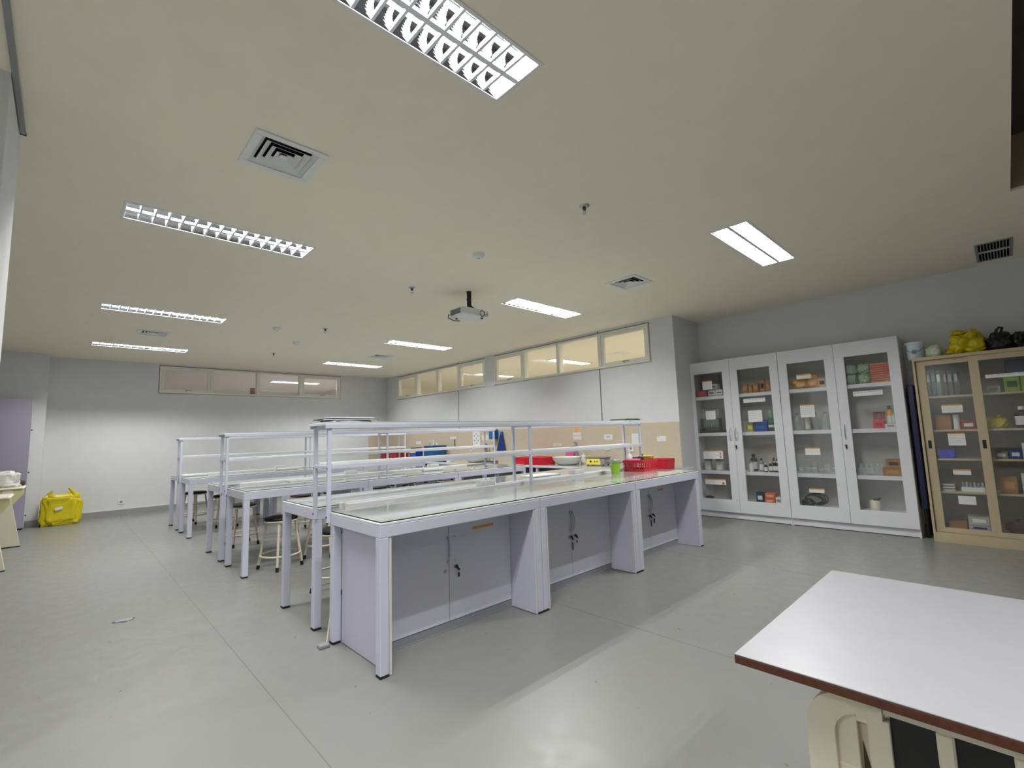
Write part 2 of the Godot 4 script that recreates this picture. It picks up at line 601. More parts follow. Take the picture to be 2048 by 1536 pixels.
func build_windows() -> void:
	# along the right wall, from the far end
	var n := 1
	var edges := [[-10.60, -9.72, true], [-9.68, -8.83, false], [-8.79, -8.06, false], [-7.995, -6.89, true], [-6.42, -5.99, true]]
	edges = [[-10.60, -9.70, true], [-9.70, -8.82, false], [-8.82, -8.02, false], [-8.02, -7.14, true], [-6.86, -6.04, true], [-6.04, -5.20, false], [-5.20, -4.33, false], [-4.33, -3.46, true]]
	for e in edges:
		var t := Transform3D(Basis(Vector3.UP, -PI / 2), Vector3(WX, 2.20, e[0]))
		window_unit(n, t, e[1] - e[0], 0.56, e[2])
		n += 1
	nb(); bx(WX - 0.004, WX + 0.10, 2.185, 2.775, -7.14, -6.86); struct("trim_5", M.wall)
	for e in [[1.25, 2.12, true], [2.12, 2.985, false], [2.985, 3.885, false], [3.885, 4.81, true]]:
		window_unit(n, Transform3D(Basis(), Vector3(e[0], 2.235, FZ)), e[1] - e[0], 0.525, e[2])
		n += 1

# ------------------------------------------------------------------ rooms behind the high windows
func build_next_rooms() -> void:
	nb()
	bx(WX + 0.14, 12.2, CEIL, CEIL + 0.02, -13.0, PZ - 0.12)
	struct("ceiling_next_room", M.beige_wall_far)
	nb()
	bx(12.0, 12.2, 0, CEIL, -13.0, PZ); bx(WX + 0.14, 12.2, -0.1, 0, -13.0, PZ)
	bx(WX + 0.14, 12.2, 0, CEIL, -13.2, -13.0)
	bx(BX + 0.1, 12.2, 0, CEIL, PZ - 0.12, PZ)
	struct("wall_next_room", M.beige_wall_far)
	nb()
	bx(-1.0, WX + 0.14, CEIL, CEIL + 0.02, -17.0, FZ - 0.2)
	struct("ceiling_far_room", M.pink_wall_far)
	nb()
	bx(-1.0, WX + 0.14, 0, CEIL, -17.2, -17.0); bx(-1.0, WX + 0.14, -0.1, 0, -17.0, FZ - 0.14)
	bx(-1.2, -1.0, 0, CEIL, -17.2, FZ - 0.14); bx(WX + 0.0, WX + 0.14, 0, CEIL, -17.0, FZ - 0.14)
	struct("wall_far_room", M.pink_wall_far)
	# brown post seen through the far windows
	nb(); bx(3.29, 3.38, 0, 2.59, -13.0, -12.9, 0.004)
	struct("trim_6", mat(Color(0.42, 0.26, 0.18), 0.7))
	var src: Node3D
	for s in [[8.1, -6.60, "lit ceiling light in the adjoining room seen through the two middle near windows"],
			[8.15, -9.22, "lit ceiling light in the adjoining room seen through the windows beside the white wall pillar"],
			[8.1, -4.05, "lit ceiling light in the adjoining room above the window nearest the cabinets"]]:
		if src == null:
			src = thing("adjoining_light", s[2], "ceiling light", Vector3(s[0], CEIL, s[1]), 0, "ceiling lights in the adjoining rooms")
			nb(); bx(-0.62, 0.62, -0.012, 0, -0.15, -0.13, 0.002); bx(-0.62, 0.62, -0.012, 0, 0.13, 0.15, 0.002); bx(-0.62, -0.60, -0.012, 0, -0.13, 0.13, 0.002); bx(0.60, 0.62, -0.012, 0, -0.13, 0.13, 0.002)
			part("frame", M.white, src)
			for z in [-0.065, 0.065]:
				nb(); bx(-0.595, 0.595, -0.010, -0.001, z - 0.055, z + 0.055, 0.003); part("tube", M.far_tube, src)
			nb(); bx(-0.60, 0.60, -0.011, 0, -0.008, 0.008); part("spine", M.white, src)
		else:
			dup(src, "adjoining_light", s[2], Vector3(s[0], CEIL, s[1]))
		area(Vector3(s[0], CEIL - 0.03, s[1]), Vector2(1.15, 0.24), Color(1.0, 0.98, 0.92), 3.6)
	dup(src, "adjoining_light", "dim ceiling light in the room behind the far wall windows", Vector3(4.4, CEIL, -13.05))
	area(Vector3(4.4, CEIL - 0.03, -13.05), Vector2(1.15, 0.24), Color(1.0, 0.97, 0.95), 5.0)
	# ceiling diffuser in the next room
	vent("square ceiling diffuser in the adjoining room seen through the window nearest the cabinets", Vector3(8.14, CEIL, -5.35), M.void)

func area(p: Vector3, size: Vector2, c: Color, e: float) -> void:
	var l := AreaLight3D.new()
	l.name = "area_light"
	add_child(l, true)
	l.position = p
	l.rotation.x = -PI / 2
	l.area_size = size
	l.light_color = c
	l.light_energy = e
	l.area_range = 30.0
	l.area_attenuation = 2.0
	l.shadow_enabled = true

# ------------------------------------------------------------------ the eight louvred lights
func build_ceiling_lights() -> void:
	var first: Node3D
	var names := {
		0: "very bright recessed ceiling light cut by the top edge of the picture", 1: "recessed twin tube ceiling light with open silver louvre left of the square vent",
		2: "recessed louvred ceiling light second from the far wall on the left", 3: "recessed louvred ceiling light nearest the far wall on the left",
		4: "glaring recessed ceiling light above the front of the white cabinets", 5: "bright recessed ceiling light right of the projector",
		6: "bright recessed ceiling light left of and beyond the projector", 7: "bright recessed ceiling light nearest the far wall on the right"}
	names[8] = "recessed ceiling light behind the camera, out of the picture"
	names[9] = "recessed ceiling light left of the partition, out of the picture"
	for k in slots.size():
		var c: Vector2 = slots[k].get_center()
		var at := Vector3(c.x, CEIL, c.y)
		if first == null:
			first = thing("louvre_light", names[k], "ceiling light", at, 0, "recessed louvred ceiling lights")
			nb()
			bx(-0.615, 0.615, -0.003, 0.0, -0.155, -0.1375, 0.001); bx(-0.615, 0.615, -0.003, 0.0, 0.1375, 0.155, 0.001)
			bx(-0.615, -0.598, -0.003, 0.0, -0.1375, 0.1375, 0.001); bx(0.598, 0.615, -0.003, 0.0, -0.1375, 0.1375, 0.001)
			part("frame", M.white, first)
			nb()
			bx(-0.60, 0.60, 0.115, 0.12, -0.14, 0.14)
			bx(-0.60, 0.60, 0.0, 0.12, -0.142, -0.139); bx(-0.60, 0.60, 0.0, 0.12, 0.139, 0.142)
			bx(-0.602, -0.599, 0.0, 0.12, -0.14, 0.14); bx(0.599, 0.602, 0.0, 0.12, -0.14, 0.14)
			part("housing", M.white, first)
			# curved side reflectors and the spine between the two troughs
			nb()
			var f := 0.0168
			for s in [-1.0, 1.0]:
				var u0 := -0.058
				for i in 20:
					var u1 := lerpf(-0.058, 0.067, (i + 1) / 20.0)
					var p := Vector2(s * (0.07 + u0), 0.050 + f - u0 * u0 / (4.0 * f))
					var q := Vector2(s * (0.07 + u1), maxf(0.0, 0.050 + f - u1 * u1 / (4.0 * f)))
					var d := q - p
					var n := Vector3(0, -absf(d.x), signf(d.x) * d.y).normalized()
					quad(Vector3(-0.597, p.y, p.x), Vector3(0.597, p.y, p.x), Vector3(0.597, q.y, q.x), Vector3(-0.597, q.y, q.x), n)
					u0 = u1
			part("reflector", M.reflector, first)
			nb(Transform3D(Basis(Vector3.UP, PI / 2), Vector3()))
			bx(-0.012, 0.012, 0.0, 0.018, -0.597, 0.597)
			part("spine", M.louver, first)
			for z in [-0.07, 0.07]:
				nb(); cyl(Vector3(-0.585, 0.051, z), Vector3(0.585, 0.051, z), 0.008, 10); part("tube", M.tube, first)
			for i in 14:
				nb()
				var x := -0.597 + 1.194 * (i + 1) / 15.0
				for s in [-1.0, 1.0]:
					var zz := [s * 0.012, s * 0.137]
					var zt := [s * 0.026, s * 0.123]
					# wedge section: wide at the bottom, thin at the top
					for e in [-1.0, 1.0]:
						var n := Vector3(e, 0.12, 0).normalized()
						quad(Vector3(x + e * 0.006, 0.001, zz[0]), Vector3(x + e * 0.006, 0.001, zz[1]), Vector3(x + e * 0.0015, 0.028, zt[1]), Vector3(x + e * 0.0015, 0.028, zt[0]), n)
					quad(Vector3(x - 0.006, 0.001, zz[0]), Vector3(x + 0.006, 0.001, zz[0]), Vector3(x + 0.006, 0.001, zz[1]), Vector3(x - 0.006, 0.001, zz[1]), Vector3.DOWN)
					quad(Vector3(x - 0.0015, 0.028, zt[0]), Vector3(x + 0.0015, 0.028, zt[0]), Vector3(x + 0.0015, 0.028, zt[1]), Vector3(x - 0.0015, 0.028, zt[1]), Vector3.UP)
				part("louvre_blade", M.louver, first)
		else:
			dup(first, "louvre_light", names[k], at)
		for s in [-0.07, 0.07]:
			area(at + Vector3(0, 0.042, s), Vector2(1.16, 0.024), Color(1.0, 1.0, 0.985), 3.3)

# ------------------------------------------------------------------ vents, sprinklers, detectors, projector
func vent(label: String, at: Vector3, inner: Material) -> void:
	var v := thing("ceiling_vent", label, "air vent", at, 0, "square ceiling diffusers")
	nb()
	for s in [-1.0, 1.0]:
		bx(-0.185, 0.185, -0.008, 0.0, s * 0.185, s * 0.145, 0.002)
		bx(s * 0.185, s * 0.145, -0.008, 0.0, -0.145, 0.145, 0.002)
	part("frame", M.white, v)
	nb()
	bx(-0.15, 0.15, 0.12, 0.13, -0.15, 0.15)
	for s in [-1.0, 1.0]:
		bx(-0.15, 0.15, 0, 0.12, s * 0.15, s * 0.155); bx(s * 0.15, s * 0.155, 0, 0.12, -0.15, 0.15)
	part("duct", inner, v)
	var r := 0.149
	for k in 4:
		nb()
		var r0 := r
		var r1 := r - 0.028
		var dirs := [Vector3(1, 0, 0), Vector3(0, 0, 1), Vector3(-1, 0, 0), Vector3(0, 0, -1)]
		for i in 4:
			var d: Vector3 = dirs[i]
			var t: Vector3 = dirs[(i + 1) % 4]
			# sloping vane: low at the outside, high towards the centre
			var a := d * r0 + t * r0 + Vector3(0, -0.004, 0)
			var b := d * r0 - t * r0 + Vector3(0, -0.004, 0)
			var c := d * r1 - t * r1 + Vector3(0, 0.014, 0)
			var e := d * r1 + t * r1 + Vector3(0, 0.014, 0)
			var n := (b - a).cross(e - a).normalized()
			if n.y > 0: n = -n
			var w := -n * 0.002
			quad(a, b, c, e, n); quad(a + w, b + w, c + w, e + w, -n); quad(a, b, b + w, a + w, d)
		part("vane", M.white, v)
		r -= 0.035
	nb(); bx(-0.018, 0.018, -0.002, 0.004, -0.018, 0.018, 0.001); part("hub_plate", M.white, v)

func build_ceiling_fittings() -> void:
	vent("large square ceiling diffuser between the two nearest left ceiling lights", Vector3(vents[0][0], CEIL, vents[0][1]), M.duct)
	vent("square ceiling diffuser left of the glaring light over the cabinets", Vector3(vents[1][0], CEIL, vents[1][1]), M.void)
	vent("small square ceiling diffuser over the right side near the far wall", Vector3(vents[2][0], CEIL, vents[2][1]), M.void)
	vent("stained square ceiling diffuser between the two farthest left ceiling lights", Vector3(vents[3][0], CEIL, vents[3][1]), M.void)
	# return-air grille
	var g := thing("return_grille", "dark rectangular return air grille in the ceiling at the right edge", "air vent", Vector3(6.31, CEIL, 0.068))
	nb()
	for s in [-1.0, 1.0]:
		bx(-0.335, 0.335, -0.008, 0, s * 0.124, s * 0.108, 0.002); bx(s * 0.335, s * 0.318, -0.008, 0, -0.108, 0.108, 0.002)
	part("frame", M.grey, g)
	nb(); bx(-0.32, 0.32, 0.08, 0.09, -0.112, 0.112)
	for s in [-1.0, 1.0]:
		bx(-0.32, 0.32, 0, 0.08, s * 0.112, s * 0.116); bx(s * 0.32, s * 0.324, 0, 0.08, -0.112, 0.112)
	part("duct", M.void, g)
	nb(); bx(-0.007, 0.007, -0.006, 0.01, -0.110, 0.110); part("bar", M.white, g)
	for i in 11:
		nb(); bx(-0.318, 0.318, -0.003, 0.016, -0.105 + i * 0.021 - 0.0035, -0.105 + i * 0.021 + 0.0035, 0.001); part("slat", M.grey, g)
	# sprinklers
	var sp := [["pendent sprinkler head between the vent and the nearest bright light, closest to the camera", Vector3(2.58, CEIL, -1.91)], ["small sprinkler head in the ceiling left of the projector", Vector3(2.59, CEIL, -4.216)],
		["tiny sprinkler head in the ceiling second from the far wall", Vector3(2.60, CEIL, -6.55)], ["tiny sprinkler head in the ceiling closest to the far wall", Vector3(2.61, CEIL, -8.88)]]
	var s0: Node3D
	for s in sp:
		if s0 == null:
			s0 = thing("sprinkler", s[0], "sprinkler", s[1], 0, "ceiling sprinklers")
			nb(); lathe([Vector2(0, -0.012), Vector2(0.018, -0.012), Vector2(0.036, -0.004), Vector2(0.038, 0.0)], Vector3(), 20); part("escutcheon", M.steel, s0)
			nb(); lathe([Vector2(0, -0.034), Vector2(0.010, -0.034), Vector2(0.013, -0.026), Vector2(0.013, -0.010)], Vector3(), 12); part("body", M.grey_dark, s0)
			for e in [-1.0, 1.0]:
				nb(); tube([Vector3(e * 0.011, -0.03, 0), Vector3(e * 0.014, -0.045, 0), Vector3(e * 0.003, -0.058, 0)], 0.0025, 6); part("yoke_arm", M.steel, s0)
			nb(); lathe([Vector2(0, -0.061), Vector2(0.014, -0.060), Vector2(0.014, -0.057), Vector2(0, -0.057)], Vector3(), 14); part("deflector", M.steel, s0)
		else:
			dup(s0, "sprinkler", s[0], s[1])
	var d0: Node3D
	for s in [["round white smoke detector on the ceiling above and left of the projector", Vector3(2.557, CEIL, -3.06)], ["wide round white smoke detector on the ceiling between the two rows of lights", Vector3(2.062, CEIL, -6.893)], ["small round smoke detector on the ceiling toward the far wall", Vector3(2.60, CEIL, -7.705)]]:
		if d0 == null:
			d0 = thing("smoke_detector", s[0], "smoke detector", s[1], 0, "ceiling smoke detectors")
			nb(); lathe([Vector2(0.052, -0.018), Vector2(0.055, -0.012), Vector2(0.055, 0.0)], Vector3(), 24); part("base", M.trim, d0)
			nb(); lathe([Vector2(0, -0.040), Vector2(0.030, -0.039), Vector2(0.038, -0.034), Vector2(0.046, -0.018), Vector2(0.052, -0.018)], Vector3(), 24); part("cover", M.white, d0)
			nb(); lathe([Vector2(0, -0.043), Vector2(0.010, -0.042), Vector2(0.011, -0.039)], Vector3(), 12); part("lamp_window", M.grey, d0)
		else:
			dup(d0, "smoke_detector", s[0], s[1])
	# projector, hung upside down, facing right-down the room
	var p := thing("projector", "white ceiling projector hanging from a black pole", "projector", Vector3(3.165, CEIL, -3.97), deg_to_rad(0.0))
	nb(); lathe([Vector2(0, -0.008), Vector2(0.028, -0.008), Vector2(0.030, -0.004), Vector2(0.030, 0)], Vector3(), 20); part("ceiling_plate", M.black, p)
	nb(); bx(-0.022, 0.022, -0.175, -0.012, -0.014, 0.014, 0.002); part("pole", M.black, p)
	nb(); cyl(Vector3(-0.03, -0.09, 0.0), Vector3(-0.015, -0.09, 0.0), 0.010, 10); part("thumb_screw", M.black, p)
	for e in [[-0.05, 0.05], [0.05, 0.05], [0.05, -0.06], [-0.05, -0.06]]:
		nb(); tube([Vector3(e[0] * 0.25, -0.165, e[1] * 0.25), Vector3(e[0] * 0.7, -0.185, e[1] * 0.7), Vector3(e[0], -0.215, e[1])], 0.008, 6); part("bracket_arm", M.black, p)
	var body := Node3D.new()
	body.name = "body"
	p.add_child(body)
	body.position = Vector3(0.0, -0.255, 0.0)
	body.rotation = Vector3(0, deg_to_rad(0), 0)
	nb(); box(Vector3(), Vector3(0.38, 0.088, 0.235), 0.012); part("case", M.projector, body)
	nb(); bx(-0.192, -0.188, -0.028, 0.028, -0.085, 0.09)
	for i in 5: bx(-0.195, -0.190, -0.026 + i * 0.012, -0.022 + i * 0.012, -0.085, 0.09)
	part("vent_panel", M.grey, body)
	nb(); lathe([Vector2(0, -0.004), Vector2(0.026, -0.004), Vector2(0.032, 0.004), Vector2(0.035, 0.003), Vector2(0.035, -0.02)], Vector3(), 24)
	var le := part("lens", M.lens, body)
	le.rotation.x = PI / 2; le.position = Vector3(0.085, -0.002, 0.118)
	nb(); lathe([Vector2(0, 0.002), Vector2(0.006, 0.002), Vector2(0.007, -0.001)], Vector3(), 10)
	var ir := part("sensor_window", M.black, body)
	ir.rotation.x = PI / 2; ir.position = Vector3(0.155, -0.004, 0.118)
	for e in [[-0.11, -0.09], [0.10, 0.09]]:
		nb(); lathe([Vector2(0, -0.056), Vector2(0.014, -0.055), Vector2(0.014, -0.042)], Vector3(e[0], 0, e[1]), 14); part("foot", M.grey_dark, body)
	nb(); tube([Vector3(-0.10, 0.01, -0.13), Vector3(-0.17, 0.0, -0.16), Vector3(-0.20, -0.045, -0.12), Vector3(-0.17, -0.085, -0.06), Vector3(-0.11, -0.085, -0.03)], 0.005, 8); part("cable_loop", M.black, body)

# ------------------------------------------------------------------ benches
func bench_table(label: String, grp: String) -> Node3D:
	# origin at the front left floor corner; x to 1.21, z back to -0.63
	var t := thing("lab_bench", label, "lab bench", Vector3.ZERO, 0, grp)
	var w := 1.212
	var d := 0.634
	for e in [[0.0, 0.0], [w - 0.05, 0.0], [0.0, -d + 0.05], [w - 0.05, -d + 0.05]]:
		nb(); bx(e[0], e[0] + 0.05, 0.012, 0.69, e[1] - 0.05, e[1], 0.003)
		var l := part("leg", M.bench, t)
		nb(); bx(e[0] - 0.001, e[0] + 0.051, 0.0, 0.012, e[1] - 0.051, e[1] + 0.001, 0.003); part("leg_foot", M.rubber, l)
	nb(); bx(0, w, 0.69, 0.752, -0.026, 0, 0.003); part("apron", M.bench, t)
	nb(); bx(0, w, 0.69, 0.752, -d, -d + 0.026, 0.003); part("apron", M.bench, t)
	nb(); bx(0, 0.026, 0.69, 0.752, -d + 0.026, -0.026, 0.003); part("apron", M.bench, t)
	nb(); bx(w - 0.026, w, 0.69, 0.752, -d + 0.026, -0.026, 0.003); part("apron", M.bench, t)
	nb(); bx(0, w, 0.752, 0.766, -d, 0, 0.003); part("worktop", M.top, t)
	return t

func base_cabinet(label: String) -> Node3D:
	# fits under a bench: origin as the bench, doors 0.245 behind its front
	var c := thing("under_bench_cabinet", label, "base cabinet", Vector3.ZERO, 0, "cabinets under the nearest bench")
	var w := 1.212
	nb(); bx(0.053, 0.068, 0.004, 0.688, -0.58, -0.006, 0.001); part("side_panel", M.bench_panel, c)
	nb(); bx(w - 0.068, w - 0.053, 0.004, 0.688, -0.58, -0.006, 0.001); part("side_panel", M.bench_panel, c)
	nb(); bx(0.0535, 0.0675, 0.004, 0.688, -0.006, -0.004); part("edge_band", M.edge, c)
	nb(); bx(w - 0.0675, w - 0.0535, 0.004, 0.688, -0.006, -0.004); part("edge_band", M.edge, c)
	nb(); bx(0.068, w - 0.068, 0.05, 0.065, -0.58, -0.262); bx(0.068, w - 0.068, 0.67, 0.685, -0.58, -0.262); bx(0.068, w - 0.068, 0.05, 0.685, -0.58, -0.565); part("carcass", M.bench_panel, c)
	nb(); bx(0.068, w - 0.068, 0.0, 0.05, -0.26, -0.246, 0.001); part("plinth", M.plinth, c)
	nb(); bx(0.068, w - 0.068, 0.0, 0.006, -0.246, -0.240); part("plinth_seal", M.grey, c)
	for s in [0, 1]:
		var x0 := 0.071 if s == 0 else w / 2 + 0.002
		var x1 := w / 2 - 0.002 if s == 0 else w - 0.071
		nb(); bx(x0, x1, 0.053, 0.682, -0.260, -0.243, 0.0015)
		part("door", M.door, c)
	return c

func door_handle(parent: Node, x: float, y0: float, y1: float, z: float) -> void:
	nb()
	var pts := []
	for i in 9:
		var u := i / 8.0
		pts.append(Vector3(x, lerpf(y0, y1, u), z + 0.002 + 0.028 * sin(PI * u) ** 0.7))
	tube(pts, 0.0045, 8)
	part("handle", M.steel, parent)

func door_key(parent: Node, x: float, y: float, z: float, hang: float, ring: bool) -> void:
	var k := part_lock(parent, x, y, z)
	nb()
	bx(x - 0.003, x + 0.014, y - 0.008, y + 0.008, z + 0.014, z + 0.020, 0.002)
	tube([Vector3(x, y, z + 0.005), Vector3(x, y, z + 0.03)], 0.0025, 6)
	tube([Vector3(x, y + 0.012, z + 0.02), Vector3(x - 0.002, y, z + 0.034), Vector3(x + 0.012, y - 0.016, z + 0.03)], 0.007, 8)
	part("key", M.black, k)
	nb()
	if ring:
		var r := []
		for i in 14:
			r.append(Vector3(x + 0.018 + 0.010 * cos(TAU * i / 14), y - 0.03 - hang * 0.5 + hang * 0.5 * sin(TAU * i / 14), z + 0.02))
		tube(r, 0.002, 6, true)
	box(Vector3(x + 0.017, y - 0.034 - hang * 0.55, z + 0.02), Vector3(0.013, hang, 0.007), 0.003)
	part("key_fob", M.black, k)

func part_lock(parent: Node, x: float, y: float, z: float) -> MeshInstance3D:
	nb(Transform3D(Basis(Vector3.RIGHT, PI / 2), Vector3(x, y, z)))
	lathe([Vector2(0, 0.006), Vector2(0.008, 0.006), Vector2(0.011, 0.003), Vector2(0.011, 0)], Vector3(), 16)
	return part("lock", M.steel, parent)

func rack(label: String) -> Node3D:
	# over the gap between the two rows; origin at the island's front left floor corner
	var r := thing("bench_rack", label, "shelf rack", Vector3.ZERO, 0, "double shelf racks over the benches")
	var z0 := -0.634
	var z1 := -0.878
	for x in [0.0, 1.80, 3.612]:
		for z in [z0 - 0.025, z1 + 0.003]:
			nb(); bx(x, x + 0.024, 0.70, 1.295, z, z + 0.022, 0.002)
			var p := part("post", M.bench, r)
			nb(); cyl(Vector3(x - 0.004, 0.735, z + 0.011), Vector3(x, 0.735, z + 0.011), 0.006, 8); cyl(Vector3(x - 0.004, 1.03, z + 0.011), Vector3(x, 1.03, z + 0.011), 0.004, 8); part("bolt", M.grey_dark, p)
		for y in [1.028, 1.272]:
			nb(); bx(x + 0.002, x + 0.022, y, y + 0.022, z1 + 0.021, z0 - 0.021, 0.002); part("cross_bar", M.bench, r)
	nb(); bx(0.024, 3.64, 1.046, 1.062, z1 - 0.004, z0 + 0.002, 0.002)
	var lo := part("lower_shelf", M.top, r)
	nb(); bx(0.024, 3.61, 1.028, 1.046, z0 - 0.012, z0 + 0.002, 0.001); bx(0.024, 3.61, 1.028, 1.046, z1 - 0.002, z1 + 0.012, 0.001); part("rail", M.bench, lo)
	nb(); bx(-0.025, 3.655, 1.300, 1.318, z1 - 0.012, z0 + 0.012, 0.002)
	var hi := part("upper_shelf", M.top, r)
	nb(); bx(-0.02, 3.64, 1.282, 1.300, z0 - 0.004, z0 + 0.012, 0.001); bx(-0.02, 3.64, 1.282, 1.300, z1 - 0.012, z1 + 0.004, 0.001); part("rail", M.bench, hi)
	nb(); bx(-0.022, 3.652, 1.318, 1.323, z1 - 0.010, z0 + 0.010, 0.001); part("shelf_glass", M.table_glass, hi)
	return r

func build_benches() -> void:
	var zs := [-2.297, -4.862, -7.492]
	var isl := ["nearest", "middle", "farthest"]
	var pos := ["left end", "centre", "right end"]
	var src: Node3D
	for i in 3:
		for row in 2:
			for k in 3:
				var label := "lavender lab bench with glass top, %s of the %s row, %s island" % [pos[k], "front" if row == 0 else "back", isl[i]]
				var at := Vector3(1.208 + 1.2155 * k, 0, zs[i] - (0.0 if row == 0 else 0.880))
				if src == null:
					src = bench_table(label, "lab benches in three islands")
					src.position = at
				else:
					dup(src, "lab_bench", label, at)
	# glass sheets over each row, dark at the cut edge
	var g0: Node3D
	for i in 3:
		for row in 2:
			for k in 2:
				var label := "glass sheet with dark edge on the %s row, %s island, %s piece" % ["front" if row == 0 else "back", isl[i], "left long" if k == 0 else "right"]
				var t := thing("bench_glass", label, "glass sheet", Vector3(1.216 if k == 0 else 3.446, 0.766, zs[i] - 0.006 - (0.0 if row == 0 else 0.880)), 0, "glass sheets on the lab benches")
				var w := 2.226 if k == 0 else 1.404
				nb(); bx(0.003, w - 0.003, 0, 0.006, -0.619, -0.003); part("sheet", M.table_glass, t)
				nb(); bx(0, w, 0, 0.0055, -0.003, 0); bx(0, w, 0, 0.0055, -0.622, -0.619); bx(0, 0.003, 0, 0.0055, -0.619, -0.003); bx(w - 0.003, w, 0, 0.0055, -0.619, -0.003)
				part("cut_edge", M.glass_edge, t, "dark cut glass edge")
	# racks
	var r0 := rack("lavender double shelf rack standing over the nearest bench island")
	r0.position = Vector3(1.190, 0, zs[0])
	dup(r0, "bench_rack", "lavender double shelf rack standing over the middle bench island", Vector3(1.190, 0, zs[1]))
	dup(r0, "bench_rack", "pale double shelf rack standing over the farthest bench island", Vector3(1.190, 0, zs[2]))
	# white trunking in each gap
	for i in 3:
		var t := thing("bench_trunking", "white cable trunking lying along the middle of the %s bench island" % isl[i], "cable trunking", Vector3(1.34, 0, zs[i] - 0.757), 0, "white trunking along the bench islands")
		nb(); bx(0, 3.0, 0.752, 0.795, -0.045, 0.045, 0.006); part("duct", M.white, t)
		nb(); bx(-0.004, 0.02, 0.750, 0.798, -0.048, 0.048, 0.004); part("end_cap", M.white_gloss, t)
		nb(); bx(0.3, 0.34, 0.60, 0.752, -0.123, 0.123); bx(2.6, 2.64, 0.60, 0.752, -0.123, 0.123); part("bracket", M.bench, t)
		for x in [1.15, 2.35]:
			nb(); bx(x, x + 0.15, 0.795, 0.836, -0.04, 0.04, 0.004)
			var b := part("socket_box", M.white, t)
			nb()
			for s in 2: bx(x + 0.03 + s * 0.06, x + 0.055 + s * 0.06, 0.806, 0.828, 0.04, 0.0415)
			part("socket_face", M.trim, b)
	# cabinets under the nearest front row
	var lb := ["grey lavender two door cabinet under the left end of the nearest bench, left handle only", "grey lavender two door cabinet under the centre of the nearest bench, two hanging keys", "grey lavender two door cabinet under the right end of the nearest bench"]
	for k in 3:
		var c := base_cabinet(lb[k])
		c.position = Vector3(1.208 + 1.2155 * k, 0, zs[0])
		var dl: Node = c.get_node("door")
		var dr: Node = c.get_node("door2") if c.has_node("door2") else c.get_child(c.get_child_count() - 1)
		var z := -0.243
		door_handle(dl, 0.592, 0.405, 0.570, z)
		if k == 0:
			part_lock(dl, 0.575, 0.357, z)
			door_key(dr, 0.650, 0.375, z, 0.028, false)
			nb(); for y in [0.415, 0.565]: cyl(Vector3(0.652, y, z), Vector3(0.652, y, z + 0.002), 0.003, 8)
			part("screw_hole", M.grey_dark, dr)
			nb(); bx(0.80, 0.985, 0.583, 0.601, z, z + 0.0006); part("masking_tape", M.tape, dr, "torn tan masking tape")
		else:
			door_handle(dr, 0.620, 0.405, 0.570, z)
			door_key(dl, 0.580, 0.365, z, 0.062, false)
			door_key(dr, 0.635, 0.37, z, 0.022 if k == 1 else 0.045, k == 2)
			if k == 2:
				nb(); bx(0.78, 0.90, 0.590, 0.606, z, z + 0.0006); part("masking_tape", M.tape, dr, "tan masking tape")

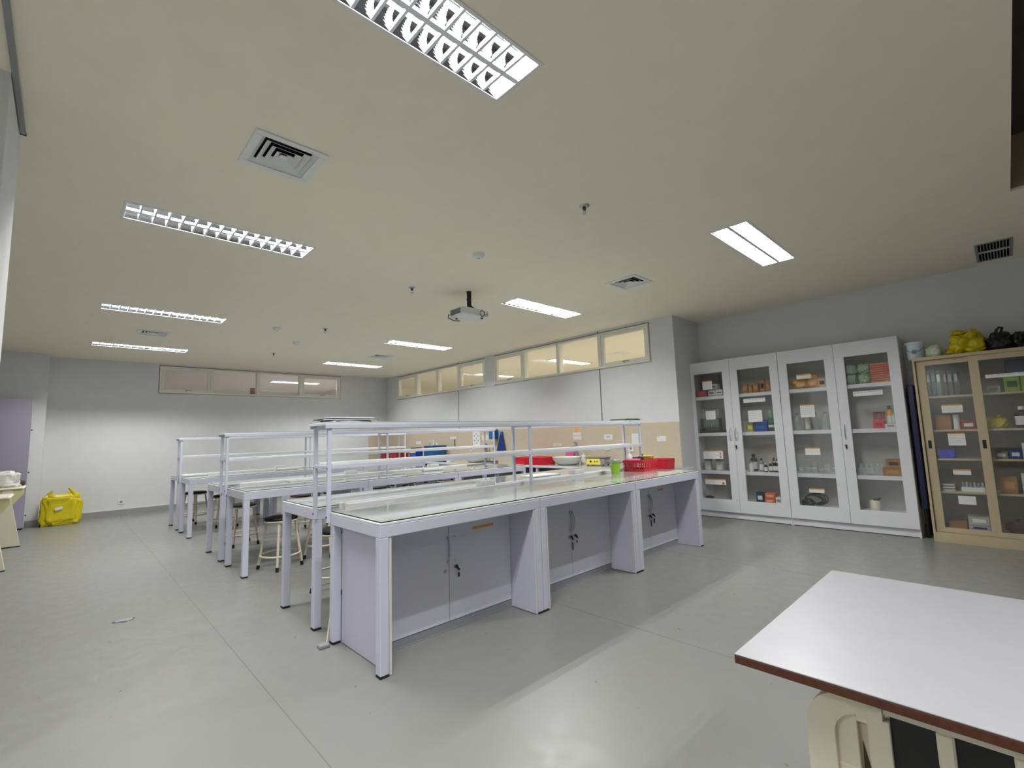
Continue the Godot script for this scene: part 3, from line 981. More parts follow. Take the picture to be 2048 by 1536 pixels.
# ------------------------------------------------------------------ stools
func build_stools() -> void:
	var s := thing("lab_stool", "cream framed black seated stool standing clear in the aisle behind the nearest bench", "stool", Vector3(1.58, 0, -5.02), 0.35, "black topped stools")
	var hs := 0.455
	nb(); lathe([Vector2(0, hs + 0.030), Vector2(0.12, hs + 0.029), Vector2(0.142, hs + 0.024), Vector2(0.150, hs + 0.012), Vector2(0.148, hs), Vector2(0, hs)], Vector3(), 28)
	var seat := part("seat", M.vinyl, s)
	nb()
	var r := []
	for i in 28: r.append(Vector3(0.143 * cos(TAU * i / 28), hs - 0.008, 0.143 * sin(TAU * i / 28)))
	tube(r, 0.009, 8, true); part("seat_ring", M.cream, seat)
	for k in 4:
		var a := PI / 4 + PI / 2 * k
		var d := Vector3(cos(a), 0, sin(a))
		nb(); cyl(d * 0.125 + Vector3(0, hs - 0.004, 0), d * 0.192 + Vector3(0, 0.03, 0), 0.0115, 10)
		var l := part("leg", M.cream, s)
		nb(); cyl(d * 0.190 + Vector3(0, 0.038, 0), d * 0.197 + Vector3(0, 0.0, 0), 0.0145, 10); part("leg_tip", M.rubber, l)
	nb()
	r = []
	for i in 32: r.append(Vector3(0.178 * cos(TAU * i / 32), 0.13, 0.178 * sin(TAU * i / 32)))
	tube(r, 0.009, 8, true); part("foot_ring", M.cream, s)
	nb(); cyl(Vector3(-0.10, hs - 0.17, -0.105), Vector3(0.10, hs - 0.17, 0.105), 0.007, 8); cyl(Vector3(0.10, hs - 0.175, -0.105), Vector3(-0.10, hs - 0.175, 0.105), 0.007, 8); part("cross_brace", M.cream, s)
	var more := [
		["black topped stool under the left end of the middle bench island, behind its corner leg", Vector3(1.60, 0, -6.50), 0.1],
		["black topped stool farthest back, under the left end of the farthest bench island", Vector3(1.53, 0, -8.93), 0.7],
		["black topped stool half hidden by the middle island's corner legs", Vector3(1.72, 0, -7.93), 1.1],
		["black topped stool glimpsed between the corner legs of the nearest bench island", Vector3(1.68, 0, -3.93), 0.6],
		["black topped stool, first of the row glimpsed beneath the middle bench apron", Vector3(2.42, 0, -6.84), 0.2],
		["black topped stool, second of the row glimpsed beneath the middle bench apron", Vector3(2.86, 0, -6.80), 0.9],
		["black topped stool, third of the row glimpsed beneath the middle bench apron", Vector3(3.55, 0, -6.82), 0.5],
		["black topped stool, fourth of the row glimpsed beneath the middle bench apron", Vector3(3.95, 0, -6.86), 0.0],
		["black topped stool, fifth of the row glimpsed beneath the middle bench apron", Vector3(4.42, 0, -6.90), 0.4],
		["black topped stool, last of the glimpsed row and nearest the sink counter", Vector3(4.90, 0, -6.93), 1.0],
		["black topped stool pushed in behind the front stool, partly hidden by the nearest bench", Vector3(2.05, 0, -5.15), 0.8],
	]
	for m in more:
		dup(s, "lab_stool", m[0], m[1], m[2])

# ------------------------------------------------------------------ counter with sinks along the window wall
func basket(called: String, label: String, at: Vector3, turn: float, w: float, d: float, h: float, m: Material, holes: bool, grp: String) -> Node3D:
	var b := thing(called, label, "basket", at, turn, grp)
	nb()
	var t := 0.0022
	var fl := 0.90      # bottom is smaller than the rim
	bx(-w / 2 * fl, w / 2 * fl, 0, 0.004, -d / 2 * fl, d / 2 * fl)
	part("bottom", m, b)
	for side in 4:
		nb()
		var along := w if side % 2 == 0 else d
		var out := d if side % 2 == 0 else w
		var bas := Basis(Vector3.UP, PI / 2 * side)
		# sloping wall made of strips so that the openings are real
		var nu := int(along / 0.027) if holes else 1
		var rows := [[0.0, 0.22], [0.78, 1.0]] if holes else [[0.0, 1.0]]
		var place := func(u: float, v: float, off: float) -> Vector3:
			var k := lerpf(fl, 1.0, v)
			return bas * Vector3((u - 0.5) * along * k, v * h, out / 2 * k + off)
		for r in rows:
			wall_patch(place, 0.0, 1.0, r[0], r[1], t, bas)
		if holes:
			for i in nu + 1:
				var u := float(i) / nu
				wall_patch(place, clampf(u - 0.20 / nu, 0, 1), clampf(u + 0.20 / nu, 0, 1), 0.22, 0.78, t, bas)
			for v in [0.40, 0.59]:
				wall_patch(place, 0.0, 1.0, v - 0.022, v + 0.022, t, bas)
		part("side", m, b)
	nb()
	var pts := []
	for e in [[-1, -1], [1, -1], [1, 1], [-1, 1]]:
		for i in 4:
			var a := atan2(e[1], e[0]) - PI / 4 + PI / 2 * i / 3.0
			pts.append(Vector3(e[0] * (w / 2 - 0.02) + 0.02 * cos(a), h, e[1] * (d / 2 - 0.02) + 0.02 * sin(a)))
	tube(pts, 0.0055, 6, true)
	part("rim", m, b)
	return b

func wall_patch(place: Callable, u0: float, u1: float, v0: float, v1: float, t: float, bas: Basis) -> void:
	var n := bas * Vector3(0, -0.1, 1).normalized()
	quad(place.call(u0, v0, t), place.call(u1, v0, t), place.call(u1, v1, t), place.call(u0, v1, t), n)
	quad(place.call(u0, v0, -t), place.call(u1, v0, -t), place.call(u1, v1, -t), place.call(u0, v1, -t), -n)
	quad(place.call(u0, v1, -t), place.call(u1, v1, -t), place.call(u1, v1, t), place.call(u0, v1, t), Vector3.UP)
	quad(place.call(u0, v0, -t), place.call(u1, v0, -t), place.call(u1, v0, t), place.call(u0, v0, t), Vector3.DOWN)
	quad(place.call(u0, v0, -t), place.call(u0, v1, -t), place.call(u0, v1, t), place.call(u0, v0, t), bas * Vector3.LEFT)
	quad(place.call(u1, v0, -t), place.call(u1, v1, -t), place.call(u1, v1, t), place.call(u1, v0, t), bas * Vector3.RIGHT)

func faucet(label: String, at: Vector3) -> void:
	var f := thing("faucet", label, "faucet", at, 0, "steel basin taps")
	nb(); lathe([Vector2(0.024, 0.0), Vector2(0.024, 0.006), Vector2(0.022, 0.010), Vector2(0.022, 0.315), Vector2(0.018, 0.33), Vector2(0, 0.33)], Vector3(), 18); part("column", M.steel, f)
	nb(); tube([Vector3(-0.01, 0.275, 0), Vector3(-0.09, 0.275, 0), Vector3(-0.125, 0.27, 0), Vector3(-0.135, 0.25, 0)], 0.012, 10); part("spout", M.steel, f)
	nb(); bx(-0.075, 0.01, 0.330, 0.342, -0.012, 0.012, 0.003); part("lever", M.steel, f)

func bottle(called: String, label: String, at: Vector3, r: float, h: float, m: Material, cap: Material, wrap: Material, grp := "", pump := false) -> Node3D:
	var b := thing(called, label, "bottle", at, 0, grp)
	nb(); lathe([Vector2(0, 0), Vector2(r * 0.9, 0), Vector2(r, h * 0.03), Vector2(r, h * 0.62), Vector2(r * 0.85, h * 0.72), Vector2(r * 0.38, h * 0.82), Vector2(r * 0.36, h * 0.88)], Vector3(), 18); part("body", m, b)
	nb()
	if pump:
		lathe([Vector2(r * 0.42, h * 0.86), Vector2(r * 0.42, h * 0.93), Vector2(r * 0.15, h * 0.94), Vector2(r * 0.15, h), Vector2(0, h)], Vector3(), 12)
		bx(-r * 0.9, r * 0.15, h * 0.98, h * 1.03, -r * 0.12, r * 0.12, 0.001)
	else:
		lathe([Vector2(r * 0.46, h * 0.84), Vector2(r * 0.46, h * 0.985), Vector2(r * 0.42, h), Vector2(0, h)], Vector3(), 14)
	part("cap", cap, b)
	if wrap:
		nb(); lathe([Vector2(r * 1.01, h * 0.14), Vector2(r * 1.01, h * 0.55)], Vector3(), 18); part("paper_label", wrap, b)
	return b

func sign_on_wall(label: String, y: float, z: float, w: float, h: float, m: Material, x := WX - 0.006, called := "wall_notice") -> void:
	var o := thing(called, label, "notice", Vector3(x, y, z), -PI / 2)
	nb(); quad(Vector3(-w / 2, -h / 2, 0.002), Vector3(w / 2, -h / 2, 0.002), Vector3(w / 2, h / 2, 0.002), Vector3(-w / 2, h / 2, 0.002), Vector3.BACK); part("print", m, o)
	nb(); bx(-w / 2, w / 2, -h / 2, h / 2, 0.0, 0.0015); part("backing", M.paper, o)

func lines_print(seed_: int, rows: int, extra := []) -> StandardMaterial3D:
	var r := RandomNumberGenerator.new(); r.seed = seed_
	var rects := []
	for i in rows:
		var y := int(8 + (48.0 / rows) * i)
		var x := 6
		while x < 84:
			var w := r.randi_range(4, 12)
			rects.append([x, y, w, maxi(1, int(14.0 / rows)), Color(0.79, 0.80, 0.82)])
			x += w + 3
	rects.append_array(extra)
	return print_mat(96, 64, Color(0.93, 0.935, 0.935), rects)

func build_counter() -> void:
	var c := thing("sink_counter", "long white counter with sinks along the beige wall below the high windows", "counter", Vector3.ZERO)
	nb(); bx(5.42, WX - 0.006, 0.682, 0.714, FZ + 0.02, -2.92, 0.003); part("countertop", M.top, c)
	nb(); bx(5.425, WX - 0.008, 0.714, 0.720, FZ + 0.022, -2.924); part("counter_glass", M.table_glass, c)
	nb(); bx(5.47, 5.485, 0.09, 0.682, FZ + 0.02, -2.93); part("front_panel", M.grey_dark, c)
	nb(); bx(5.50, WX - 0.01, 0.0, 0.09, FZ + 0.02, PZ - 0.14); part("plinth", M.bench, c)
	for z in [-2.95, -5.2, -7.2, -9.2]:
		nb(); bx(5.43, 5.47, 0.0, 0.682, z - 0.02, z + 0.02, 0.002); part("leg", M.bench, c)
	# sinks
	var src: Node3D
	for s in [["glossy white oval vessel sink beside the red bins on the counter", Vector3(5.70, 0.720, -4.80)], ["white oval vessel sink on the counter beyond the middle bench rack", Vector3(5.70, 0.720, -7.05)]]:
		if src == null:
			src = thing("vessel_sink", s[0], "sink", s[1], 0, "white vessel sinks")
			nb(); lathe([Vector2(0, 0.004), Vector2(0.12, 0.0), Vector2(0.15, 0.006), Vector2(0.20, 0.05), Vector2(0.228, 0.10), Vector2(0.232, 0.122), Vector2(0.222, 0.126), Vector2(0.215, 0.118), Vector2(0.19, 0.06), Vector2(0.10, 0.022), Vector2(0, 0.018)], Vector3(), 36, Vector2(0.85, 1.1)); part("bowl", M.white_gloss, src)
			nb(); lathe([Vector2(0, 0.024), Vector2(0.022, 0.023), Vector2(0.024, 0.019)], Vector3(), 16); part("drain", M.chrome, src)
		else:
			dup(src, "vessel_sink", s[0], s[1])
	faucet("tall square steel tap behind the near white sink", Vector3(5.97, 0.720, -4.82))
	faucet("tall steel tap behind the far white sink", Vector3(5.97, 0.720, -7.05))
	basket("red_bin", "red plastic bin on the counter left of the near sink, left one of two", Vector3(5.68, 0.720, -5.68), PI / 2, 0.30, 0.36, 0.105, M.red, false, "red plastic bins and baskets")
	basket("red_bin", "red plastic bin on the counter touching the near sink, right one of two", Vector3(5.60, 0.720, -5.27), PI / 2, 0.36, 0.36, 0.115, M.red, false, "red plastic bins and baskets")
	# pink plate leaning behind the sink
	nb(Transform3D(Basis(Vector3.BACK, -PI / 2 * 0.86), Vector3(5.99, 0.87, -4.98)))
	lathe([Vector2(0, 0.0), Vector2(0.06, 0.0), Vector2(0.10, 0.018), Vector2(0.104, 0.018), Vector2(0.065, -0.006), Vector2(0, -0.006)], Vector3(), 28)
	var pk := thing("pink_dish", "round pink plastic dish leaning on the wall behind the near sink", "dish", Vector3.ZERO)
	part("dish", M.pink, pk)
	nb(); bx(5.95, 5.99, 0.72, 0.775, -5.02, -4.94, 0.004); part("stand", M.pink, pk)
	bottle("soap_bottle", "small white soap bottle beside the tap of the near sink", Vector3(5.97, 0.720, -4.68), 0.045, 0.175, M.milk, M.milk, M.paper, "", true)
	# scale
	var sc := thing("bench_scale", "yellow fronted weighing scale with steel plate, right of the near sink", "scale", Vector3(5.78, 0.720, -4.27), 0.25)
	nb(Transform3D(Basis(), Vector3()))
	bx(-0.10, 0.13, 0.012, 0.105, -0.15, 0.15, 0.006); part("case", M.grey, sc)
	nb(Transform3D(Basis(Vector3.UP, -PI / 2), Vector3(-0.10, 0, 0)))
	extrude(PackedVector2Array([Vector2(-0.14, 0.015), Vector2(0.09, 0.015), Vector2(0.075, 0.10), Vector2(-0.125, 0.10)]), 0.0, 0.02); part("front_panel", M.yellow, sc)
	for e in [[-0.06, 0.013], [0.0, 0.007], [0.04, 0.007]]:
		nb(Transform3D(Basis(Vector3.BACK, PI / 2), Vector3(-0.12, 0.062, e[0]))); lathe([Vector2(0, 0.008), Vector2(e[1], 0.008), Vector2(e[1], 0)], Vector3(), 12); part("knob", M.black, sc)
	nb(); bx(-0.11, 0.14, 0.112, 0.122, -0.17, 0.17, 0.003); part("pan", M.steel, sc)
	for e in [[-0.08, -0.12], [0.11, -0.12], [-0.08, 0.12], [0.11, 0.12]]:
		nb(); cyl(Vector3(e[0], 0, e[1]), Vector3(e[0], 0.013, e[1]), 0.012, 8); part("foot", M.rubber, sc)
	# blue boxes and yellow labels at the far part of the counter
	var bb := thing("blue_appliance", "tall blue boxy appliance with loose white cable on top, far along the counter", "appliance", Vector3(5.86, 0.720, -8.66))
	nb(); box(Vector3(0, 0.15, 0), Vector3(0.34, 0.29, 0.36), 0.008); part("case", M.blue_box, bb)
	nb(); box(Vector3(0, 0.305, 0), Vector3(0.35, 0.022, 0.37), 0.005); part("lid", M.blue_box, bb)
	nb(); tube([Vector3(-0.05, 0.32, -0.15), Vector3(-0.08, 0.40, -0.10), Vector3(0.0, 0.42, -0.05), Vector3(-0.05, 0.33, 0.02), Vector3(-0.02, 0.37, 0.08), Vector3(-0.03, 0.32, 0.13)], 0.010, 8); part("cable", M.white, bb)
	var ye := thing("blue_hotplate", "blue hotplate box with pale yellow control panels beside the tall blue appliance", "appliance", Vector3(5.62, 0.720, -8.96))
	nb(); bx(-0.12, 0.06, 0.01, 0.26, -0.16, 0.10, 0.006); part("case", M.blue, ye)
	nb(); bx(-0.128, -0.12, 0.03, 0.085, -0.10, 0.09, 0.002); bx(-0.128, -0.12, 0.17, 0.235, -0.13, 0.09, 0.002); part("control_panel", M.pale_yellow, ye)
	for z in [-0.05, 0.03]:
		nb(Transform3D(Basis(Vector3.BACK, PI / 2), Vector3(-0.128, 0.055, z))); lathe([Vector2(0, 0.012), Vector2(0.016, 0.012), Vector2(0.018, 0)], Vector3(), 12); part("knob", M.red_dark, ye)
	nb(); bx(-0.10, 0.05, 0.26, 0.285, -0.15, 0.09, 0.006); part("plate", M.black, ye)
	basket("red_bin", "low red plastic bin at the far end of the counter, left of its neighbour", Vector3(5.82, 0.720, -10.62), PI / 2, 0.30, 0.34, 0.17, M.red_dark, false, "red plastic bins and baskets")
	basket("red_bin", "low red plastic bin at the far end of the counter, nearer of the pair", Vector3(5.80, 0.720, -10.10), PI / 2, 0.34, 0.34, 0.14, M.red_dark, false, "red plastic bins and baskets")
	# small white box, navy folder near the far sink
	nb(); box(Vector3(5.60, 0.77, -7.75), Vector3(0.10, 0.10, 0.13), 0.004)
	var wb := thing("white_carton", "small white printed carton on the counter left of the far sink", "box", Vector3.ZERO)
	part("carton", M.white, wb)
	nb(); bx(5.548, 5.550, 0.76, 0.80, -7.79, -7.71); part("print_panel", M.grey_dark, wb)
	nb(); box(Vector3(5.62, 0.745, -8.02), Vector3(0.20, 0.05, 0.30), 0.004)
	var nv := thing("navy_case", "flat navy blue case beside the small white carton on the counter", "case", Vector3.ZERO)
	part("case", M.navy, nv)
	nb(); bx(5.515, 5.52, 0.738, 0.752, -8.06, -7.98, 0.001); part("clasp", M.steel, nv)
	nb(); bx(5.46, 5.60, 0.72, 0.755, -6.62, -6.30, 0.003)
	var gd := thing("grey_tray", "small grey tray on the counter near the end of the middle bench", "tray", Vector3.ZERO)
	part("tray_base", M.grey, gd)
	nb(); bx(5.455, 5.605, 0.752, 0.760, -6.625, -6.295, 0.002); part("tray_rim", M.grey_dark, gd)
	# notices on the beige wall
	sign_on_wall("small white notice with an orange square above the near sink", 1.20, -4.86, 0.17, 0.20, print_mat(64, 72, Color(0.90, 0.90, 0.88), [[16, 0, 30, 30, Color(0.95, 0.68, 0.42)], [0, 0, 16, 30, Color(0.83, 0.78, 0.69)], [46, 0, 18, 30, Color(0.83, 0.78, 0.69)], [4, 48, 56, 3, Color(0.7, 0.7, 0.7)]]))
	sign_on_wall("narrow white outlined label low on the beige wall left of the near tap", 1.022, -5.29, 0.17, 0.035, print_mat(64, 16, Color(0.93, 0.93, 0.92), [[6, 5, 52, 6, Color(0.78, 0.72, 0.64)]]))
	sign_on_wall("small white notice with grey lines on the beige wall above the scale", 1.129, -4.25, 0.15, 0.075, lines_print(3, 4, [[28, 24, 40, 14, Color(0.6, 0.63, 0.72)]]))
	sign_on_wall("upright white paper sheet on the beige wall behind the right rack post", 1.085, -3.77, 0.13, 0.17, lines_print(4, 7))
	sign_on_wall("small white notice on the beige wall nearest the grey pillar corner", 1.089, -3.36, 0.135, 0.070, lines_print(5, 5, [[8, 6, 10, 10, Color(0.55, 0.57, 0.6)]]))
	var dots := []
	for i in 6:
		var a := TAU * i / 6.0 + PI / 2
		dots.append([int(32 + 19 * cos(a)) - 3, int(44 - 27 * sin(a)) - 4, 7, 8, Color(0.22, 0.27, 0.33)])
		dots.append([int(32 + 19 * cos(a)) - 1, int(44 - 27 * sin(a)) - 2, 3, 3, Color(0.8, 0.82, 0.84)])
	dots.append([26, 40, 12, 9, Color(0.70, 0.76, 0.84)])
	sign_on_wall("white hand washing poster with a ring of small pictures", 1.165, -7.46, 0.22, 0.30, print_mat(64, 88, Color(0.93, 0.94, 0.95), dots))
	sign_on_wall("pale grey paper pair right of the ring poster on the beige wall", 1.18, -7.18, 0.20, 0.10, lines_print(8, 4))
	sign_on_wall("faint white label above the hanging black cord on the beige wall", 1.192, -8.25, 0.22, 0.05, lines_print(9, 3))
	sign_on_wall("white paper scrap on the beige wall left of the blue appliance", 1.10, -9.62, 0.22, 0.07, lines_print(10, 3))
	for q in [["white wall socket behind the scale on the beige wall", -4.27, 0.968], ["white wall socket behind the right rack post on the beige wall", -3.86, 0.95], ["white wall socket left of the far sink on the beige wall", -7.62, 0.95]]:
		socket(q[0], Vector3(WX - 0.006, q[2], q[1]), -PI / 2)
	# hanging cord, blue dispenser, blue apron
	nb(); tube([Vector3(WX - 0.02, 1.16, -8.18), Vector3(WX - 0.03, 1.10, -8.18), Vector3(WX - 0.022, 1.00, -8.17), Vector3(WX - 0.026, 0.94, -8.19)], 0.008, 8)
	var cd := thing("hanging_tongs", "slim dark tool hanging on the beige wall under a white label", "tool", Vector3.ZERO)
	part("shaft", M.grey_dark, cd)
	nb(); cyl(Vector3(WX - 0.03, 1.165, -8.18), Vector3(WX - 0.006, 1.165, -8.18), 0.006, 8); part("hook", M.steel, cd)
	var ds := thing("blue_dispenser", "bright blue wall dispenser at the end of the middle rack's top shelf", "dispenser", Vector3(WX - 0.006, 1.20, -6.87), -PI / 2)
	nb(); bx(-0.09, 0.09, -0.05, 0.10, 0, 0.10, 0.012); part("body", M.sky_blue, ds)
	nb(); bx(-0.085, 0.085, 0.10, 0.135, 0, 0.09, 0.010); part("lid", M.grey, ds)
	nb(); bx(-0.05, 0.05, -0.11, -0.05, 0.01, 0.08, 0.006); part("nozzle", M.pale_yellow, ds)
	var ap := thing("blue_apron", "long blue cloth hanging in a narrow triangle on the beige wall", "cloth", Vector3(WX - 0.008, 0.92, -6.68), -PI / 2)
	nb()
	for i in 8:
		var u0 := i / 8.0
		var u1 := (i + 1) / 8.0
		var zz := [0.012 + 0.022 * absf(sin(u0 * 9.0)), 0.012 + 0.022 * absf(sin(u1 * 9.0))]
		var a := Vector3(lerpf(-0.135, 0.125, u0), 0, zz[0] * 1.8)
		var b := Vector3(lerpf(-0.135, 0.125, u1), 0, zz[1] * 1.8)
		var c2 := Vector3(lerpf(-0.035, 0.04, u1), 0.30, zz[1])
		var d2 := Vector3(lerpf(-0.035, 0.04, u0), 0.30, zz[0])
		var n := (b - a).cross(d2 - a).normalized()
		if n.z < 0: n = -n
		quad(a, b, c2, d2, n); quad(a - n * 0.003, b - n * 0.003, c2 - n * 0.003, d2 - n * 0.003, -n)
	part("cloth", M.cloth_blue, ap)
	nb(); bx(-0.035, 0.04, 0.29, 0.36, 0.004, 0.03, 0.004); part("hanging_tab", M.sky_blue, ap)
	nb(); cyl(Vector3(0, 0.345, 0), Vector3(0, 0.345, 0.045), 0.006, 8); part("hook", M.steel, ap)

# ------------------------------------------------------------------ things on the nearest bench
func build_bench_clutter() -> void:
	var y := 0.772
	var cup := thing("green_cup", "lime green plastic measuring cup with a clear bag inside, left of the red basket", "cup", Vector3(4.17, y, -2.86))
	nb(); lathe([Vector2(0, 0.0), Vector2(0.040, 0.0), Vector2(0.043, 0.004), Vector2(0.054, 0.125), Vector2(0.056, 0.128), Vector2(0.051, 0.126), Vector2(0.040, 0.006), Vector2(0, 0.005)], Vector3(), 28); part("cup_body", M.green_cup, cup)
	nb(); blob(Vector3(0, 0.125, 0), Vector3(0.066, 0.022, 0.066), 5, 0.8, 2.5); part("plastic_bag", M.frost, cup)
	nb(); tube([Vector3(0.045, 0.10, 0.02), Vector3(0.078, 0.105, 0.045), Vector3(0.082, 0.07, 0.05), Vector3(0.045, 0.045, 0.03)], 0.006, 8); part("handle", M.frost, cup)
	basket("red_basket", "red perforated plastic basket holding pink and blue lids on the nearest bench", Vector3(4.60, y, -2.83), 0.06, 0.32, 0.26, 0.115, M.red, true, "red plastic bins and baskets")
	basket("red_bin", "plain red plastic bin at the near end of the counter, behind the perforated basket", Vector3(5.52, 0.720, -3.07), 0.0, 0.22, 0.22, 0.125, M.red, false, "red plastic bins and baskets")
	nb(); lathe([Vector2(0, 0.0), Vector2(0.075, 0.0), Vector2(0.082, 0.006), Vector2(0.08, 0.014), Vector2(0.05, 0.018), Vector2(0, 0.018)], Vector3(4.50, y + 0.117, -2.85), 26)
	tag(part(numbered("pink_plate"), M.pink, self), "flat pink plastic plate lying across the red perforated basket", "plate")
	nb(); lathe([Vector2(0, 0.0), Vector2(0.052, 0.0), Vector2(0.07, 0.035), Vector2(0.072, 0.040), Vector2(0.066, 0.038), Vector2(0.05, 0.006), Vector2(0, 0.006)], Vector3(4.60, y + 0.105, -2.86), 26)
	tag(part(numbered("blue_bowl"), M.blue, self), "small blue plastic bowl on the red perforated basket", "bowl")
	nb(); lathe([Vector2(0, 0.0), Vector2(0.055, 0.0), Vector2(0.084, 0.045), Vector2(0.088, 0.052), Vector2(0.08, 0.05), Vector2(0.052, 0.006), Vector2(0, 0.006)], Vector3(4.69, y + 0.105, -2.80), 26)
	var yb := thing("yellow_bowl", "yellow plastic bowl on the red perforated basket", "bowl", Vector3.ZERO)
	part("bowl", M.yellow, yb)
	nb(); lathe([Vector2(0, 0.0), Vector2(0.008, 0.002), Vector2(0.012, 0.012), Vector2(0.0, 0.02)], Vector3(4.69, y + 0.155, -2.85), 12); part("stopper", M.black, yb)
	bottle("pump_bottle", "white pump bottle standing behind the pink lid in the red basket", Vector3(4.53, y + 0.006, -2.92), 0.040, 0.225, M.milk, M.milk, M.paper, "", true)
	# papers on the top shelf
	var zt := -2.297 - 0.757
	for s in [[1.26, "untidy stack of papers at the left end of the nearest rack's top shelf", 0.0], [4.60, "flattened plastic packet with green print at the right end of the nearest rack's top shelf", 1.0]]:
		var p := thing("paper_stack", s[1], "papers", Vector3(s[0], 1.323, zt))
		for i in 5:
			nb(Transform3D(Basis(Vector3.UP, rng.randf_range(-0.2, 0.2)), Vector3(0.10 + rng.randf_range(-0.03, 0.03), i * 0.006, rng.randf_range(-0.02, 0.02))))
			bx(-0.15, 0.15, 0, 0.0055, -0.11, 0.11, 0.001)
			part("sheet", [M.paper, M.grey, M.teal, M.grey_dark, M.mint][i] if s[2] == 1.0 else [M.paper, M.grey, M.bench, M.grey_dark, M.paper][i], p)
	# papers and white cases lying on the benches
	for s in [[2.93, -3.13, "clear topped white tray lying behind the middle of the nearest rack", 0.32, 0.15], [1.95, -5.55, "sheet of white paper lying on the middle island's front row", 0.30, 0.20], [3.62, -3.42, "white plastic tray on the back row of the nearest island", 0.40, 0.22]]:
		var p := thing("white_tray", s[2], "tray", Vector3(s[0], y, s[1]))
		nb(); bx(-s[3] / 2, s[3] / 2, 0, 0.010, -s[4] / 2, s[4] / 2, 0.003); part("base", M.white, p)
		nb(); bx(-s[3] / 2 + 0.02, s[3] / 2 - 0.02, 0.010, 0.013, -s[4] / 2 + 0.02, s[4] / 2 - 0.02, 0.001); part("insert", M.paper, p)
	# power strip on the far islands
	for s in [[3.55, -5.30, "white power strip lying on the middle bench island"], [1.36, -8.02, "white power strip at the left end of the farthest bench island"], [2.6, -8.02, "white power strip at the centre of the farthest bench island"]]:
		var p := thing("power_strip", s[2], "power strip", Vector3(s[0], y, s[1]), 0.0, "white power strips on the benches")
		nb(); bx(-0.16, 0.16, 0, 0.035, -0.028, 0.028, 0.008); part("case", M.white, p)
		nb()
		for i in 4: lathe([Vector2(0, 0.0005), Vector2(0.016, 0.0005), Vector2(0.019, 0.002), Vector2(0.02, 0)], Vector3(-0.11 + i * 0.065, 0.035, 0), 12)
		part("outlet", M.trim, p)
	# loose cable hanging from the nearest island's left end
	nb(); tube([Vector3(1.27, 0.70, -3.06), Vector3(1.275, 0.45, -3.05), Vector3(1.24, 0.16, -2.99), Vector3(1.18, 0.006, -2.90)], 0.004, 6)
	var cb := thing("loose_cable", "thin pale cable hanging down to the floor between the corner legs of the nearest island", "cable", Vector3.ZERO)
	part("cord", M.cream, cb)
	nb(); bx(1.13, 1.19, 0.0, 0.02, -2.92, -2.87, 0.004); part("plug", M.grey, cb)

# ------------------------------------------------------------------ white glass-door cabinets
func cabinet_door(parent: Node, z0: float, z1: float, key_at: float, handle_z: float) -> void:
	# door in the plane x = 6.49, glass opening inset
	nb()
	var x0 := 6.49
	var x1 := 6.508
	var gy0 := 0.25
	var gy1 := 1.977
	var i := 0.098
	bx(x0, x1, 0.088, gy0, z0, z1, 0.0015); bx(x0, x1, gy1, 2.142, z0, z1, 0.0015)
	bx(x0, x1, gy0, gy1, z0, z0 + i, 0.001); bx(x0, x1, gy0, gy1, z1 - i, z1, 0.001)
	var d := part("door", M.cabinet, parent)
	nb(); bx(6.500, 6.504, gy0, gy1, z0 + i, z1 - i); part("glass_pane", M.dark_glass, d)
	if handle_z != 0.0:
		nb()
		var pts := []
		for k in 9:
			var u := k / 8.0
			pts.append(Vector3(x0 - 0.002 - 0.028 * sin(PI * u) ** 0.7, lerpf(1.035, 1.20, u), handle_z))
		tube(pts, 0.005, 8); part("handle", M.chrome, d)
	if key_at != 0.0:
		nb(Transform3D(Basis(Vector3.BACK, PI / 2), Vector3(x0, 0.965, key_at)))
		lathe([Vector2(0, 0.006), Vector2(0.009, 0.006), Vector2(0.012, 0)], Vector3(), 14); part("lock", M.steel, d)
		nb(); bx(x0 - 0.03, x0 - 0.006, 0.962, 0.972, key_at - 0.012, key_at + 0.010, 0.003); bx(x0 - 0.024, x0 - 0.016, 0.925, 0.962, key_at - 0.002, key_at + 0.012, 0.003); part("key", M.black, d)

